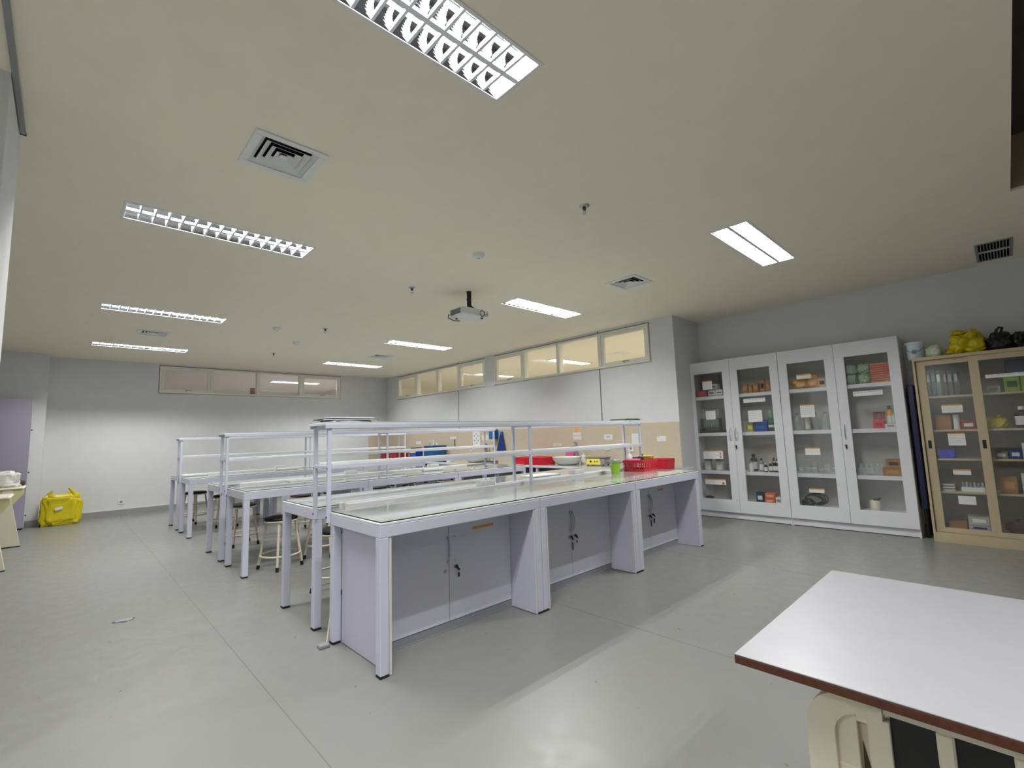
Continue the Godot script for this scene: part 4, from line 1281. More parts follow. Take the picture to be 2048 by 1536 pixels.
func build_white_cabinets() -> void:
	var lab := ["tall white cabinet with two glass doors standing beside the grey pillar", "tall white cabinet with two glass doors standing beside the beige cabinet"]
	for k in 2:
		var c := thing("glass_cabinet", lab[k], "cabinet", Vector3.ZERO, 0, "white glass door cabinets")
		var z0 := -3.136 + 1.2 * k
		var z1 := z0 + 1.198
		nb()
		bx(6.51, BX - 0.015, 0.0, 2.145, z0, z0 + 0.016, 0.001); bx(6.51, BX - 0.015, 0.0, 2.145, z1 - 0.016, z1, 0.001)
		bx(6.51, BX - 0.015, 2.127, 2.145, z0 + 0.016, z1 - 0.016); bx(6.51, BX - 0.015, 0.086, 0.232, z0 + 0.016, z1 - 0.016)
		part("carcass", M.cabinet, c)
		nb(); bx(BX - 0.022, BX - 0.015, 0.086, 2.13, z0 + 0.016, z1 - 0.016); part("back_panel", M.cabinet_in, c)
		nb(); bx(6.517, 6.535, 0.0, 0.082, z0 + 0.004, z1 - 0.004, 0.001); part("plinth", M.cabinet, c)
		nb(); bx(6.515, 6.517, 0.0, 0.008, z0 + 0.004, z1 - 0.004); part("plinth_gap", M.grey_dark, c)
		var mid := (z0 + z1) / 2
		for y in [1.612, 1.102, 0.582]:
			nb(); bx(6.53, BX - 0.022, y, y + 0.045, z0 + 0.016, z1 - 0.016, 0.002); part("shelf", M.cabinet, c)
		nb(); bx(6.515, BX - 0.022, 0.232, 2.127, mid - 0.008, mid + 0.008); part("divider", M.cabinet_in, c)
		cabinet_door(c, z0 + 0.002, mid - 0.0015, 0.0, -2.585 if k == 0 else 0.0)
		cabinet_door(c, mid + 0.0015, z1 - 0.002, -2.52 if k == 0 else -1.303, -2.512 if k == 0 else -1.299)
	# dark slot between the pair
	nb(); bx(6.4885, 6.4905, 1.50, 1.66, -1.941, -1.934, 0.0005)
	tag(part(numbered("door_bumper"), M.grey_dark, self), "short dark strip in the seam between the two white cabinets", "strip")
	# notices on the glass
	note("white card with tape on the top left pane of the first white cabinet", 6.486, 1.748, 1.865, -2.915, -2.779, 1, true)
	note("small white card over the test tube rack in the first white cabinet", 6.486, 1.331, 1.450, -2.899, -2.765, 2, false)
	note("white card on the second pane above the blue and yellow boxes", 6.486, 1.274, 1.423, -2.337, -2.167, 3, false)
	note("long white strip label high on the second pane", 6.486, 1.528, 1.580, -2.382, -2.114, 0, false)
	note("small white label with tape over the amber bags on the third pane", 6.486, 1.772, 1.822, -1.735, -1.579, 0, true)
	note("square white card in the middle of the third pane", 6.486, 1.303, 1.452, -1.730, -1.579, 4, true)
	note("long white strip label high on the fourth pane", 6.486, 1.515, 1.570, -1.185, -0.916, 0, false)
	note("white card with red stamps over the two frosted jars on the first pane", 6.486, 0.790, 0.899, -2.977, -2.706, 5, true)
	note("low white card with one red stamp at the bottom of the first pane", 6.486, 0.444, 0.512, -2.980, -2.698, 6, true)
	note("white card with tape above the glass beakers on the third pane", 6.486, 0.853, 0.935, -1.721, -1.564, 4, true)
	note("low white card with tape above the black cables on the third pane", 6.486, 0.410, 0.453, -1.720, -1.564, 4, true)

func note(label: String, x: float, y0: float, y1: float, z0: float, z1: float, kind: int, taped: bool) -> void:
	var extra := []
	if kind == 5: extra = [[80, 14, 8, 7, Color(0.72, 0.20, 0.22)], [80, 28, 8, 7, Color(0.72, 0.20, 0.22)], [80, 42, 8, 12, Color(0.72, 0.20, 0.22)]]
	if kind == 6: extra = [[80, 32, 9, 26, Color(0.78, 0.20, 0.26)]]
	var w := z1 - z0
	var h := y1 - y0
	var o := thing("notice_card", label, "notice", Vector3(x, (y0 + y1) / 2, (z0 + z1) / 2), -PI / 2, "paper notices on the cabinet glass")
	nb(); quad(Vector3(-w / 2, -h / 2, 0.0016), Vector3(w / 2, -h / 2, 0.0016), Vector3(w / 2, h / 2, 0.0016), Vector3(-w / 2, h / 2, 0.0016), Vector3.BACK); part("print", lines_print(kind + 20, 5 if kind > 0 else 1, extra), o)
	nb(); bx(-w / 2, w / 2, -h / 2, h / 2, 0.0, 0.0012); part("card", M.paper, o)
	if taped:
		nb(); bx(-w / 2, w / 2, h / 2 - 0.006, h / 2 + 0.008, 0.0018, 0.0024); part("tape_strip", M.tape, o)

# box with a lid seam, a front print and a label; z along the wall, x depth
func carton(called: String, label: String, y0: float, y1: float, z0: float, z1: float, m: Material, lab_m: Material, depth := 0.16, front := 6.56, grp := "", slot := false) -> Node3D:
	var o := thing(called, label, "box", Vector3(front, y0, (z0 + z1) / 2), 0, grp)
	var w := z1 - z0
	var h := y1 - y0
	nb(); bx(0, depth, 0, h * 0.94, -w / 2, w / 2, 0.003); part("box_body", m, o)
	nb(); bx(-0.001, depth + 0.001, h * 0.94, h, -w / 2 - 0.001, w / 2 + 0.001, 0.002); part("lid", m, o)
	if lab_m:
		nb()
		if slot:
			bx(-0.0015, 0.0, h * 0.42, h * 0.62, -w * 0.30, w * 0.30); bx(-0.0015, 0.0, h * 0.06, h * 0.15, -w * 0.42, w * 0.42)
		else:
			bx(-0.0015, 0.0, h * 0.30, h * 0.70, -w * 0.30, w * 0.32)
		part("print_panel", lab_m, o)
	return o

func build_cabinet_contents() -> void:
	var s1 := 1.657
	var s2 := 1.147
	var s3 := 0.627
	var s0 := 0.232
	# first door
	carton("maroon_box", "large dark maroon box at the back of the top left shelf", s1, 1.975, -3.015, -2.76, M.maroon, null, 0.13, 6.66)
	carton("red_box", "small red box under the white card on the top left shelf", s1, 1.755, -3.04, -2.89, M.red_dark, M.red, 0.09, 6.555)
	var a := carton("slotted_box", "white box with black slots, lower left of the three on the top left shelf", s1, 1.742, -2.872, -2.776, M.white, M.black, 0.10, 6.55, "white boxes with black slots", true)
	dup(a, "slotted_box", "white box with black slots stacked on top of another on the top left shelf", Vector3(6.575, 1.743, -2.80))
	dup(a, "slotted_box", "white box with black slots at the right of the top left shelf", Vector3(6.55, s1, -2.720))
	var tr := thing("test_tube_rack", "black test tube rack full of upright glass tubes", "test tube rack", Vector3(6.58, s2, -2.885))
	nb(); bx(-0.02, 0.16, 0.0, 0.03, -0.16, 0.16, 0.004); part("tray_base", M.black, tr)
	nb(); bx(0, 0.10, 0.065, 0.075, -0.13, 0.12, 0.002); bx(0, 0.10, 0.19, 0.20, -0.13, 0.12, 0.002); bx(0, 0.10, 0.03, 0.20, -0.135, -0.128); bx(0, 0.10, 0.03, 0.20, 0.118, 0.125); part("rack_frame", M.grey_dark, tr)
	for i in 7:
		nb(); lathe([Vector2(0, 0.07), Vector2(0.008, 0.074), Vector2(0.010, 0.085), Vector2(0.010, 0.33), Vector2(0.0115, 0.332)], Vector3(0.03, 0, -0.105 + i * 0.035), 10); part("test_tube", M.clear, tr)
	for z in [[-2.975, "frosted jar with a flat lid, left one under the red stamped card"], [-2.815, "frosted jar with a flat lid, right one under the red stamped card"]]:
		var j := thing("frosted_jar", z[1], "jar", Vector3(6.62, s3, z[0]), 0, "frosted jars in the first white cabinet")
		nb(); box(Vector3(0, 0.065, 0), Vector3(0.08, 0.13, 0.085), 0.012); part("jar_body", M.milk, j)
		nb(); box(Vector3(0, 0.14, 0), Vector3(0.088, 0.022, 0.092), 0.006); part("lid", M.grey, j)
	nb(); blob(Vector3(6.58, s0 + 0.022, -2.98), Vector3(0.05, 0.022, 0.055), 3, 0.5, 2.0, 1.0, 20, 12, s0)
	tag(part(numbered("black_pouch"), M.black, self), "small flat black pouch on the floor of the first white cabinet", "pouch")
	# second door
	var cz := [[-2.413, -2.345, 0.125], [-2.337, -2.286, 0.108], [-2.277, -2.214, 0.125], [-2.189, -2.131, 0.158], [-2.120, -2.062, 0.132]]
	var cn := ["leftmost", "second, shorter", "third", "tallest fourth", "rightmost"]
	for i in 5:
		carton("cardboard_box", "small brown cardboard box, %s of the row on the second cabinet door's top shelf" % cn[i], s1, s1 + cz[i][2], cz[i][0], cz[i][1], M.card, M.card_tape if i != 3 else M.bottle_brown, 0.08, 6.56, "small cardboard boxes on the top shelf")
	carton("yellow_tub", "olive yellow tub left of the dark blue box", s2, 1.268, -2.403, -2.32, M.olive, M.yellow, 0.09, 6.57)
	carton("blue_box", "dark blue storage box beside the olive yellow tub", s2, 1.300, -2.312, -2.15, M.blue, M.sky_blue, 0.14, 6.57)
	var gt := thing("striped_tin", "tall green and white striped tin right of the dark blue box", "tin", Vector3(6.60, s2, -2.105))
	nb(); lathe([Vector2(0, 0), Vector2(0.036, 0), Vector2(0.036, 0.10)], Vector3(), 20); part("dark_base", M.teal, gt)
	nb(); lathe([Vector2(0.0362, 0.05), Vector2(0.0368, 0.052), Vector2(0.0368, 0.08), Vector2(0.0362, 0.082)], Vector3(), 20); part("paper_label", M.paper, gt)
	nb(); lathe([Vector2(0.036, 0.10), Vector2(0.036, 0.17), Vector2(0.034, 0.172)], Vector3(), 20); part("green_band", M.green, gt)
	nb(); lathe([Vector2(0.034, 0.172), Vector2(0.034, 0.26), Vector2(0.028, 0.27), Vector2(0, 0.27)], Vector3(), 20); part("white_neck", M.sage, gt)
	bottle("reagent_bottle", "white bottle with a dark label at the left of the reagent shelf", Vector3(6.58, s3, -2.39), 0.030, 0.135, M.milk, M.grey, M.paper, "reagent bottles in the second cabinet door")
	bottle("reagent_bottle", "dark bottle with a pointed black cap behind the white bottle", Vector3(6.66, s3, -2.38), 0.045, 0.225, M.grey_dark, M.black, M.milk, "reagent bottles in the second cabinet door")
	bottle("reagent_bottle", "grey bottle with a dark cap in the middle of the reagent shelf", Vector3(6.60, s3, -2.265), 0.028, 0.175, M.grey, M.black, M.milk, "reagent bottles in the second cabinet door")
	var vz := [[-2.205, 6.565, 0.115, "front small brown vial at the left of the vial cluster"], [-2.155, 6.59, 0.135, "small brown vial second in the vial cluster"], [-2.112, 6.60, 0.14, "small brown vial third in the vial cluster"], [-2.075, 6.60, 0.14, "small brown vial rightmost in the vial cluster"], [-2.135, 6.66, 0.18, "taller dark capped vial behind the vial cluster"]]
	for v in vz:
		bottle("brown_vial", v[3], Vector3(v[1], s3, v[0]), 0.021, v[2], M.bottle_brown, M.milk if v[2] < 0.16 else M.black, M.paper, "brown vials with white labels")
	carton("tan_carton", "tan carton behind the brown vials", s3, 0.79, -2.19, -2.12, M.tan, null, 0.06, 6.70)
	carton("navy_carton", "dark navy carton at the bottom of the second cabinet door", s0, 0.362, -2.353, -2.262, M.navy, M.pale_blue, 0.12, 6.56)
	var oc := carton("orange_carton", "orange and white carton, lower of the two stacked at the bottom", s0, 0.295, -2.252, -2.134, M.orange, M.tan, 0.12, 6.56, "orange and white cartons")
	dup(oc, "orange_carton", "orange and white carton, upper of the two stacked at the bottom", Vector3(6.565, 0.296, -2.19))
	carton("white_carton", "white carton right of the orange cartons at the bottom", s0, 0.315, -2.122, -2.058, M.white, M.grey, 0.10, 6.56)
	# third door
	for q in [[-1.72, "lumpy amber plastic bag of packets on the third door's top shelf, left one", 0.10, 31], [-1.585, "lumpy amber plastic bag of packets on the third door's top shelf, right one", 0.075, 32]]:
		nb(); blob(Vector3(6.63, s1 + 0.066, q[1 - 1]), Vector3(0.07, 0.075, q[2]), q[3], 0.6, 1.8, 0.8, 32, 18, s1)
		var b := thing("amber_bag", q[1], "plastic bag", Vector3.ZERO, 0, "amber bags in the third cabinet door")
		part("bag", M.amber, b)
		nb(); bx(6.556, 6.562, s1 + 0.03, s1 + 0.09, q[0] - q[2] * 0.4, q[0] + q[2] * 0.5, 0.002); part("packet_label", M.tan, b)
	carton("printed_carton", "tan carton with dark print right of the amber bags", s1, 1.768, -1.535, -1.455, M.tan, M.maroon, 0.10, 6.57)
	nb(); lathe([Vector2(0, 0), Vector2(0.030, 0), Vector2(0.030, 0.30), Vector2(0, 0.30)], Vector3(6.60, s2, -1.695), 20)
	var cy := thing("glass_cylinder", "tall pale measuring cylinder behind the square white card", "cylinder", Vector3.ZERO)
	part("cylinder", M.milk, cy)
	nb(); lathe([Vector2(0, 0), Vector2(0.045, 0), Vector2(0.045, 0.008), Vector2(0.03, 0.014)], Vector3(6.60, s2, -1.695), 20); part("foot", M.grey, cy)
	for i in 6:
		var bk := thing("glass_beaker", ["clear glass beaker, first from the left", "clear glass beaker, second from the left", "clear glass beaker, third from the left", "clear glass beaker, fourth from the left", "clear glass beaker, fifth from the left", "clear glass beaker, rightmost"][i] + " on the third cabinet door's beaker shelf", "beaker", Vector3(6.60 + 0.04 * (i % 2), s3, -1.81 + i * 0.068), 0, "beakers behind the third pane")
		var hh := 0.085 + 0.02 * ((i * 7) % 3)
		nb(); lathe([Vector2(0, 0.003), Vector2(0.026, 0.003), Vector2(0.030, 0.008), Vector2(0.030, hh), Vector2(0.033, hh + 0.004)], Vector3(), 18); part("glass", M.clear, bk)
		nb(); lathe([Vector2(0.0302, hh * 0.5), Vector2(0.0306, hh * 0.5), Vector2(0.0306, hh * 0.56)], Vector3(), 18); part("scale_mark", M.paper, bk)
	for i in 4:
		var bk := thing("glass_bottle", ["tall clear glass bottle, first from the left", "tall clear glass bottle, second from the left", "tall clear glass bottle, third from the left", "tall clear glass bottle, rightmost"][i] + " on the third cabinet door's second shelf", "bottle", Vector3(6.66, s2, -1.82 + i * 0.10), 0, "clear bottles behind the third pane")
		nb(); lathe([Vector2(0, 0.003), Vector2(0.030, 0.003), Vector2(0.032, 0.008), Vector2(0.032, 0.14), Vector2(0.012, 0.17), Vector2(0.012, 0.20)], Vector3(), 16); part("glass", M.clear, bk)
		nb(); lathe([Vector2(0.013, 0.195), Vector2(0.013, 0.215), Vector2(0, 0.216)], Vector3(), 10); part("stopper", M.grey, bk)
	nb()
	for k in 5:
		var pts := []
		for i in 20:
			var a2 := TAU * i / 20.0
			pts.append(Vector3(6.62 + 0.02 * k - 0.03 + 0.03 * cos(a2 * 2 + k), s0 + 0.082 + (0.045 + 0.006 * k) * sin(a2), -1.73 + 0.01 * k + (0.085 + 0.008 * k) * cos(a2)))
		tube(pts, 0.006, 6, true)
	var cc := thing("coiled_cables", "heap of coiled black cables on the floor of the third cabinet door", "cables", Vector3.ZERO)
	part("coil", M.black, cc)
	nb(); blob(Vector3(6.60, s0 + 0.03, -1.775), Vector3(0.05, 0.06, 0.07), 9, 0.5, 2.0, 1.0, 20, 12, s0); part("adapter", M.black, cc)
	# fourth door
	var pn := 0
	for q in [[-1.205, 0.0], [-1.075, 0.0], [-1.205, 0.115], [-1.075, 0.115]]:
		nb(); blob(Vector3(6.62, s1 + 0.057 + q[1], q[0]), Vector3(0.07, 0.062, 0.062), 40 + pn, 0.35, 2.2, 0.6, 28, 16, s1 + q[1])
		var b := thing("clear_packet", "pale green clear plastic packet, %s of the four stacked beside the salmon trays" % ["lower left", "lower right", "upper left", "upper right"][pn], "packet", Vector3.ZERO, 0, "green plastic packets")
		part("packet", M.sage, b)
		nb(); cyl(Vector3(6.60, s1 + 0.112 + q[1], q[0]), Vector3(6.60, s1 + 0.125 + q[1], q[0]), 0.012, 8); part("twist_tie", M.teal, b)
		pn += 1
	for i in 9:
		var t := thing("salmon_tray", "thin salmon pink tray in the tall stack, %s" % ["lowest", "second lowest", "third from the bottom", "fourth from the bottom", "middle one", "fourth from the top", "third from the top", "second from the top", "topmost"][i], "tray", Vector3(6.64, s1 + i * 0.0245, -0.932), 0, "stack of salmon trays")
		nb(); bx(-0.085, 0.085, 0, 0.014, -0.085, 0.085, 0.003); part("tray", M.salmon, t)
		nb(); bx(-0.09, 0.09, 0.014, 0.019, -0.09, 0.09, 0.002); part("rim", M.salmon if i > 2 else M.tan, t)
	for i in 3:
		var j := thing("red_jar", "small dark red jar standing on the red tray, %s of three" % ["left", "middle", "right"][i], "jar", Vector3(6.60, s2 + 0.095, -1.025 + i * 0.035), 0, "dark red jars")
		nb(); lathe([Vector2(0, 0), Vector2(0.015, 0), Vector2(0.016, 0.06), Vector2(0.012, 0.068)], Vector3(), 14); part("jar_body", M.red_dark, j)
		nb(); lathe([Vector2(0.016, 0.066), Vector2(0.017, 0.088), Vector2(0, 0.09)], Vector3(), 14); part("lid", M.maroon, j)
	carton("red_tray_box", "bright red open box under the small dark red jars", s2, s2 + 0.09, -1.045, -0.945, M.red, M.red_dark, 0.12, 6.565)
	carton("white_tray_box", "low white box at the right of the red box", s2, s2 + 0.048, -0.94, -0.842, M.white, M.grey, 0.10, 6.545)
	bottle("amber_bottle", "brown bottle cluster top bottle at the right of the red jars", Vector3(6.64, s2, -0.90), 0.034, 0.25, M.amber, M.bottle_brown, M.milk)
	bottle("white_bottle", "slim white bottle at the right edge of the fourth pane", Vector3(6.60, s2 + 0.049, -0.862), 0.014, 0.12, M.milk, M.white, null)
	for i in 5:
		var f := thing("glass_flask", "round clear glass flask, %s of five beside the cardboard boxes" % ["first from the left", "second from the left", "third from the left", "fourth from the left", "rightmost"][i], "flask", Vector3(6.60 + 0.045 * (i % 2), s3, -1.205 + i * 0.047), 0, "round glass flasks")
		nb(); lathe([Vector2(0, 0.002), Vector2(0.020, 0.004), Vector2(0.035, 0.022), Vector2(0.040, 0.045), Vector2(0.034, 0.07), Vector2(0.014, 0.09), Vector2(0.012, 0.125), Vector2(0.015, 0.13)], Vector3(), 18); part("glass", M.clear, f)
		nb(); lathe([Vector2(0.0122, 0.105), Vector2(0.0128, 0.106), Vector2(0.0128, 0.110), Vector2(0.0122, 0.111)], Vector3(), 12); part("neck_ring", M.paper, f)
	carton("brown_carton", "brown cardboard box, lower of the two on the flask shelf", s3, 0.713, -1.01, -0.842, M.card, M.card_tape, 0.14, 6.56, "brown cardboard boxes on the flask shelf")
	carton("brown_carton", "brown cardboard box with a dark label, upper of the two on the flask shelf", 0.714, 0.808, -0.975, -0.842, M.card, M.bottle_brown, 0.12, 6.565, "brown cardboard boxes on the flask shelf")
	var wc := thing("white_canister", "white canister with a dark handle on the floor of the fourth cabinet door", "canister", Vector3(6.62, s0, -1.12))
	nb(); lathe([Vector2(0, 0), Vector2(0.046, 0), Vector2(0.048, 0.005), Vector2(0.048, 0.105), Vector2(0.040, 0.115), Vector2(0, 0.116)], Vector3(), 20); part("body", M.cream_plastic, wc)
	nb(); bx(-0.015, 0.015, 0.114, 0.135, -0.01, 0.045, 0.004); bx(-0.012, 0.012, 0.13, 0.145, 0.03, 0.06, 0.003); part("handle", M.bottle_brown, wc)

# ------------------------------------------------------------------ beige steel cabinet at the right edge
func build_beige_cabinet() -> void:
	var c := thing("beige_cabinet", "beige steel cabinet with sliding glass doors at the right edge", "cabinet", Vector3.ZERO)
	var z0 := -0.636
	var z1 := 0.27
	nb()
	bx(6.42, BX - 0.015, 0.0, 1.868, z0, z0 + 0.02, 0.002); bx(6.42, BX - 0.015, 0.0, 1.868, z1 - 0.02, z1, 0.002)
	bx(6.42, BX - 0.015, 1.836, 1.868, z0 + 0.02, z1 - 0.02, 0.001); bx(6.42, BX - 0.015, 0.0, 0.095, z0 + 0.02, z1 - 0.02, 0.001)
	part("carcass", M.beige_steel, c)
	nb(); bx(BX - 0.022, BX - 0.015, 0.09, 1.84, z0 + 0.02, z1 - 0.02); part("back_panel", M.beige_in, c)
	for y in [1.452, 1.106, 0.816, 0.490]:
		nb(); bx(6.485, BX - 0.022, y - 0.010, y + 0.010, z0 + 0.02, z1 - 0.02, 0.002); part("shelf", M.beige_steel, c)
	nb(); bx(6.485, BX - 0.022, 0.095, 0.125, z0 + 0.02, z1 - 0.02); part("floor_board", M.beige_in, c)
	var k := 0
	for d in [[-0.612, -0.145, 6.448], [-0.215, 0.25, 6.428]]:
		nb()
		var x: float = d[2]
		bx(x, x + 0.016, 0.098, 0.145, d[0], d[1], 0.001); bx(x, x + 0.016, 1.782, 1.834, d[0], d[1], 0.001)
		bx(x, x + 0.016, 0.145, 1.782, d[0], d[0] + 0.07, 0.001); bx(x, x + 0.016, 0.145, 1.782, d[1] - 0.07, d[1], 0.001)
		var o := part("sliding_door", M.beige_steel, c)
		nb(); bx(x + 0.007, x + 0.010, 0.145, 1.782, d[0] + 0.07, d[1] - 0.07); part("glass_pane", M.dark_glass, o)
		nb(); bx(x - 0.003, x + 0.001, 0.93, 1.01, d[0] + 0.022, d[0] + 0.048, 0.0015); part("pull", M.black, o)
		k += 1
	note("white card with orange tape on the upper part of the beige cabinet's left pane", 6.45, 1.286, 1.362, -0.454, -0.299, 4, true)
	note("larger white card on the middle of the beige cabinet's left pane", 6.45, 0.958, 1.076, -0.435, -0.309, 7, true)
	note("small white card with orange tape below the middle of the beige cabinet's left pane", 6.45, 0.672, 0.718, -0.431, -0.302, 4, true)
	note("white card lowest on the beige cabinet's left pane", 6.45, 0.384, 0.465, -0.419, -0.294, 8, false)
	note("long white strip label across the beige cabinet's right pane", 6.43, 1.60, 1.635, -0.110, 0.17, 0, false)
	# contents, left half
	for q in [[-0.535, 0.275, M.green, "dark green ring binder leftmost in the beige cabinet"], [-0.495, 0.28, M.teal, "dark green ring binder second in the beige cabinet"], [-0.455, 0.265, M.green, "green ring binder with white label third in the beige cabinet"], [-0.405, 0.26, M.maroon, "thin dark red book beside the green binders"], [-0.37, 0.255, M.grey_dark, "dark grey book beside the dark red book"], [-0.325, 0.25, M.black, "black binder at the right of the beige cabinet's top shelf"]]:
		var b := thing("ring_binder", q[3], "binder", Vector3(6.53, 1.462, q[0]), 0, "binders on the beige cabinet's top shelf")
		var th := 0.036 if q[2] != M.maroon else 0.022
		nb(); bx(0, 0.22, 0, q[1], -th / 2, th / 2, 0.003); part("cover", q[2], b)
		nb(); bx(-0.0015, 0.0, q[1] * 0.55, q[1] * 0.85, -th * 0.32, th * 0.32); part("spine_label", M.paper if q[2] == M.green else M.grey, b)
	carton("brown_file_box", "brown box on the second shelf of the beige cabinet", 1.116, 1.262, -0.526, -0.40, M.card, null, 0.16, 6.54)
	nb(); lathe([Vector2(0, 0), Vector2(0.024, 0), Vector2(0.024, 0.15), Vector2(0.008, 0.15), Vector2(0.008, 0.14), Vector2(0, 0.14)], Vector3(6.54, 1.116, -0.362), 18)
	tag(part(numbered("paper_roll"), M.paper, self), "upright white paper roll between the brown and red boxes", "roll")
	carton("red_carton", "red carton with a white label on the second shelf of the beige cabinet", 1.116, 1.20, -0.332, -0.225, M.red_dark, M.paper, 0.12, 6.53)
	basket("blue_tub", "bright blue plastic tub on the third shelf of the beige cabinet", Vector3(6.58, 0.826, -0.47), 0.0, 0.14, 0.13, 0.085, M.cobalt, false, "")
	for i in 3:
		var t := thing("clear_tray", "flat clear plastic tray, %s of three stacked in the beige cabinet" % ["bottom", "middle", "top"][i], "tray", Vector3(6.58, 0.500 + i * 0.026, -0.48), 0, "clear trays in the beige cabinet")
		nb(); bx(-0.06, 0.06, 0, 0.016, -0.05, 0.045, 0.003); part("tray", M.milk, t)
		nb(); bx(-0.063, 0.063, 0.016, 0.021, -0.053, 0.048, 0.002); part("lid", M.grey, t)
	var rk := thing("vial_rack", "white rack of small purple topped vials in the beige cabinet", "vial rack", Vector3(6.56, 0.500, -0.305))
	nb(); bx(-0.05, 0.07, 0, 0.045, -0.085, 0.085, 0.003); part("rack_base", M.white, rk)
	for i in 6:
		nb(); lathe([Vector2(0.010, 0.045), Vector2(0.010, 0.088), Vector2(0.008, 0.095), Vector2(0, 0.095)], Vector3(-0.035, 0, -0.07 + i * 0.028), 10); part("vial", M.grey if i % 2 == 0 else M.locker, rk)
	carton("dark_carton", "low dark brown carton on the floor of the beige cabinet", 0.126, 0.19, -0.52, -0.385, M.card, null, 0.14, 6.54)
	carton("clear_box", "clear lidded box with blue contents, lower of two in the beige cabinet", 0.126, 0.175, -0.375, -0.22, M.locker, M.navy, 0.14, 6.54)
	carton("clear_box", "clear lidded box, upper of two in the beige cabinet", 0.177, 0.262, -0.372, -0.222, M.frost, M.milk, 0.13, 6.545)
	# right half
	carton("navy_crate", "dark navy box on top of the green cartons behind the right pane", 1.612, 1.77, 0.03, 0.22, M.navy, null, 0.16, 6.55)
	var gc := carton("green_carton", "light green printed carton, left one behind the right pane", 1.462, 1.611, 0.005, 0.112, M.lime, M.green, 0.15, 6.55, "light green cartons")
	dup(gc, "green_carton", "light green printed carton, right one behind the right pane", Vector3(6.55, 1.462, 0.171))
	carton("pale_box", "pale translucent box left of the green cartons", 1.462, 1.535, -0.115, -0.02, M.frost, M.grey, 0.10, 6.56)
	nb(); blob(Vector3(6.60, 1.165, -0.075), Vector3(0.07, 0.065, 0.075), 17, 0.5, 1.8, 0.9, 28, 16, 1.116)
	var yb := thing("yellow_packet", "crumpled yellow plastic bag on the second shelf behind the right pane", "plastic bag", Vector3.ZERO)
	part("bag", M.yellow_bag, yb)
	nb(); cyl(Vector3(6.60, 1.20, -0.075), Vector3(6.60, 1.25, -0.06), 0.014, 8, 0.02); part("knot", M.yellow_bag, yb)
	bottle("dark_reagent_bottle", "dark brown bottle with a white label behind the right pane", Vector3(6.58, 1.116, 0.095), 0.05, 0.205, M.bottle_brown, M.milk, M.paper)
	carton("grey_box", "grey white box on the third shelf behind the right pane", 0.826, 0.895, -0.125, -0.035, M.grey, M.milk, 0.10, 6.54)
	carton("blue_label_box", "blue box with a white label on the third shelf behind the right pane", 0.826, 0.912, -0.025, 0.055, M.blue, M.paper, 0.10, 6.54)
	carton("pale_blue_box", "pale blue carton beside the blue box with a white label", 0.826, 0.975, 0.062, 0.16, M.pale_blue, M.sky_blue, 0.10, 6.54)
	carton("brown_box", "square brown cardboard box low behind the right pane", 0.500, 0.655, -0.115, 0.0, M.card, M.card_tape, 0.14, 6.54)
	carton("pale_green_box", "pale green carton right of the low brown cardboard box", 0.500, 0.69, 0.03, 0.14, M.mint, M.paper, 0.12, 6.54)
	nb(); blob(Vector3(6.62, 0.17, 0.02), Vector3(0.08, 0.075, 0.13), 23, 0.5, 1.6, 0.9, 28, 16, 0.125)
	tag(part(numbered("purple_cloth"), M.purple, self), "folded dark purple cloth on the floor behind the right pane", "cloth")
	# on top
	var bk := thing("white_bucket", "white lidded bucket on the left corner of the beige cabinet", "bucket", Vector3(6.60, 1.868, -0.615))
	nb(); lathe([Vector2(0, 0), Vector2(0.062, 0), Vector2(0.066, 0.006), Vector2(0.078, 0.16)], Vector3(), 28); part("bucket_body", M.pale_blue, bk)
	nb(); lathe([Vector2(0.078, 0.16), Vector2(0.084, 0.162), Vector2(0.084, 0.185), Vector2(0.076, 0.190), Vector2(0, 0.190)], Vector3(), 28); part("lid", M.pale_blue, bk)
	nb()
	var hp := []
	for i in 13:
		var a := PI * i / 12.0
		hp.append(Vector3(-0.03 - 0.055 * sin(a), 0.15 - 0.075 * sin(a), 0.08 * cos(a)))
	tube(hp, 0.003, 6); part("handle", M.grey, bk)
	nb(); bx(-0.078, -0.072, 0.06, 0.10, -0.02, 0.015, 0.002); part("paper_label", M.grey, bk)
	nb(); blob(Vector3(6.60, 1.93, -0.465), Vector3(0.07, 0.075, 0.066), 52, 0.3, 1.8, 0.8, 32, 18, 1.868)
	var gp := thing("green_packet", "pale green and white plastic packet between the bucket and the yellow bag", "packet", Vector3.ZERO)
	part("packet", M.mint, gp)
	nb(); blob(Vector3(6.545, 1.925, -0.455), Vector3(0.024, 0.05, 0.04), 53, 0.4, 2.0, 0.9, 24, 14); part("white_print", M.milk, gp)
	nb(); blob(Vector3(6.62, 1.965, -0.215), Vector3(0.11, 0.125, 0.132), 57, 0.55, 1.3, 0.85, 48, 30, 1.868)
	var yg := thing("yellow_bag", "bulging yellow plastic bag on top of the beige cabinet", "plastic bag", Vector3.ZERO)
	part("bag", M.yellow_bag, yg)
	nb(); blob(Vector3(6.60, 2.095, -0.27), Vector3(0.035, 0.03, 0.05), 58, 0.7, 2.0, 1.0, 24, 14); part("knot", M.yellow_bag, yg)
	nb(); blob(Vector3(6.60, 1.945, 0.02), Vector3(0.11, 0.10, 0.10), 61, 0.4, 1.4, 0.85, 40, 24, 1.868)
	var bg := thing("black_bag", "black cloth bag with an upright strap on top of the beige cabinet", "bag", Vector3.ZERO)
	part("bag", M.black_bag, bg)
	nb(); tube([Vector3(6.58, 2.0, 0.0), Vector3(6.57, 2.07, 0.005), Vector3(6.575, 2.10, 0.03), Vector3(6.585, 2.095, 0.05), Vector3(6.59, 2.02, 0.03)], 0.011, 8); part("strap", M.black_bag, bg)
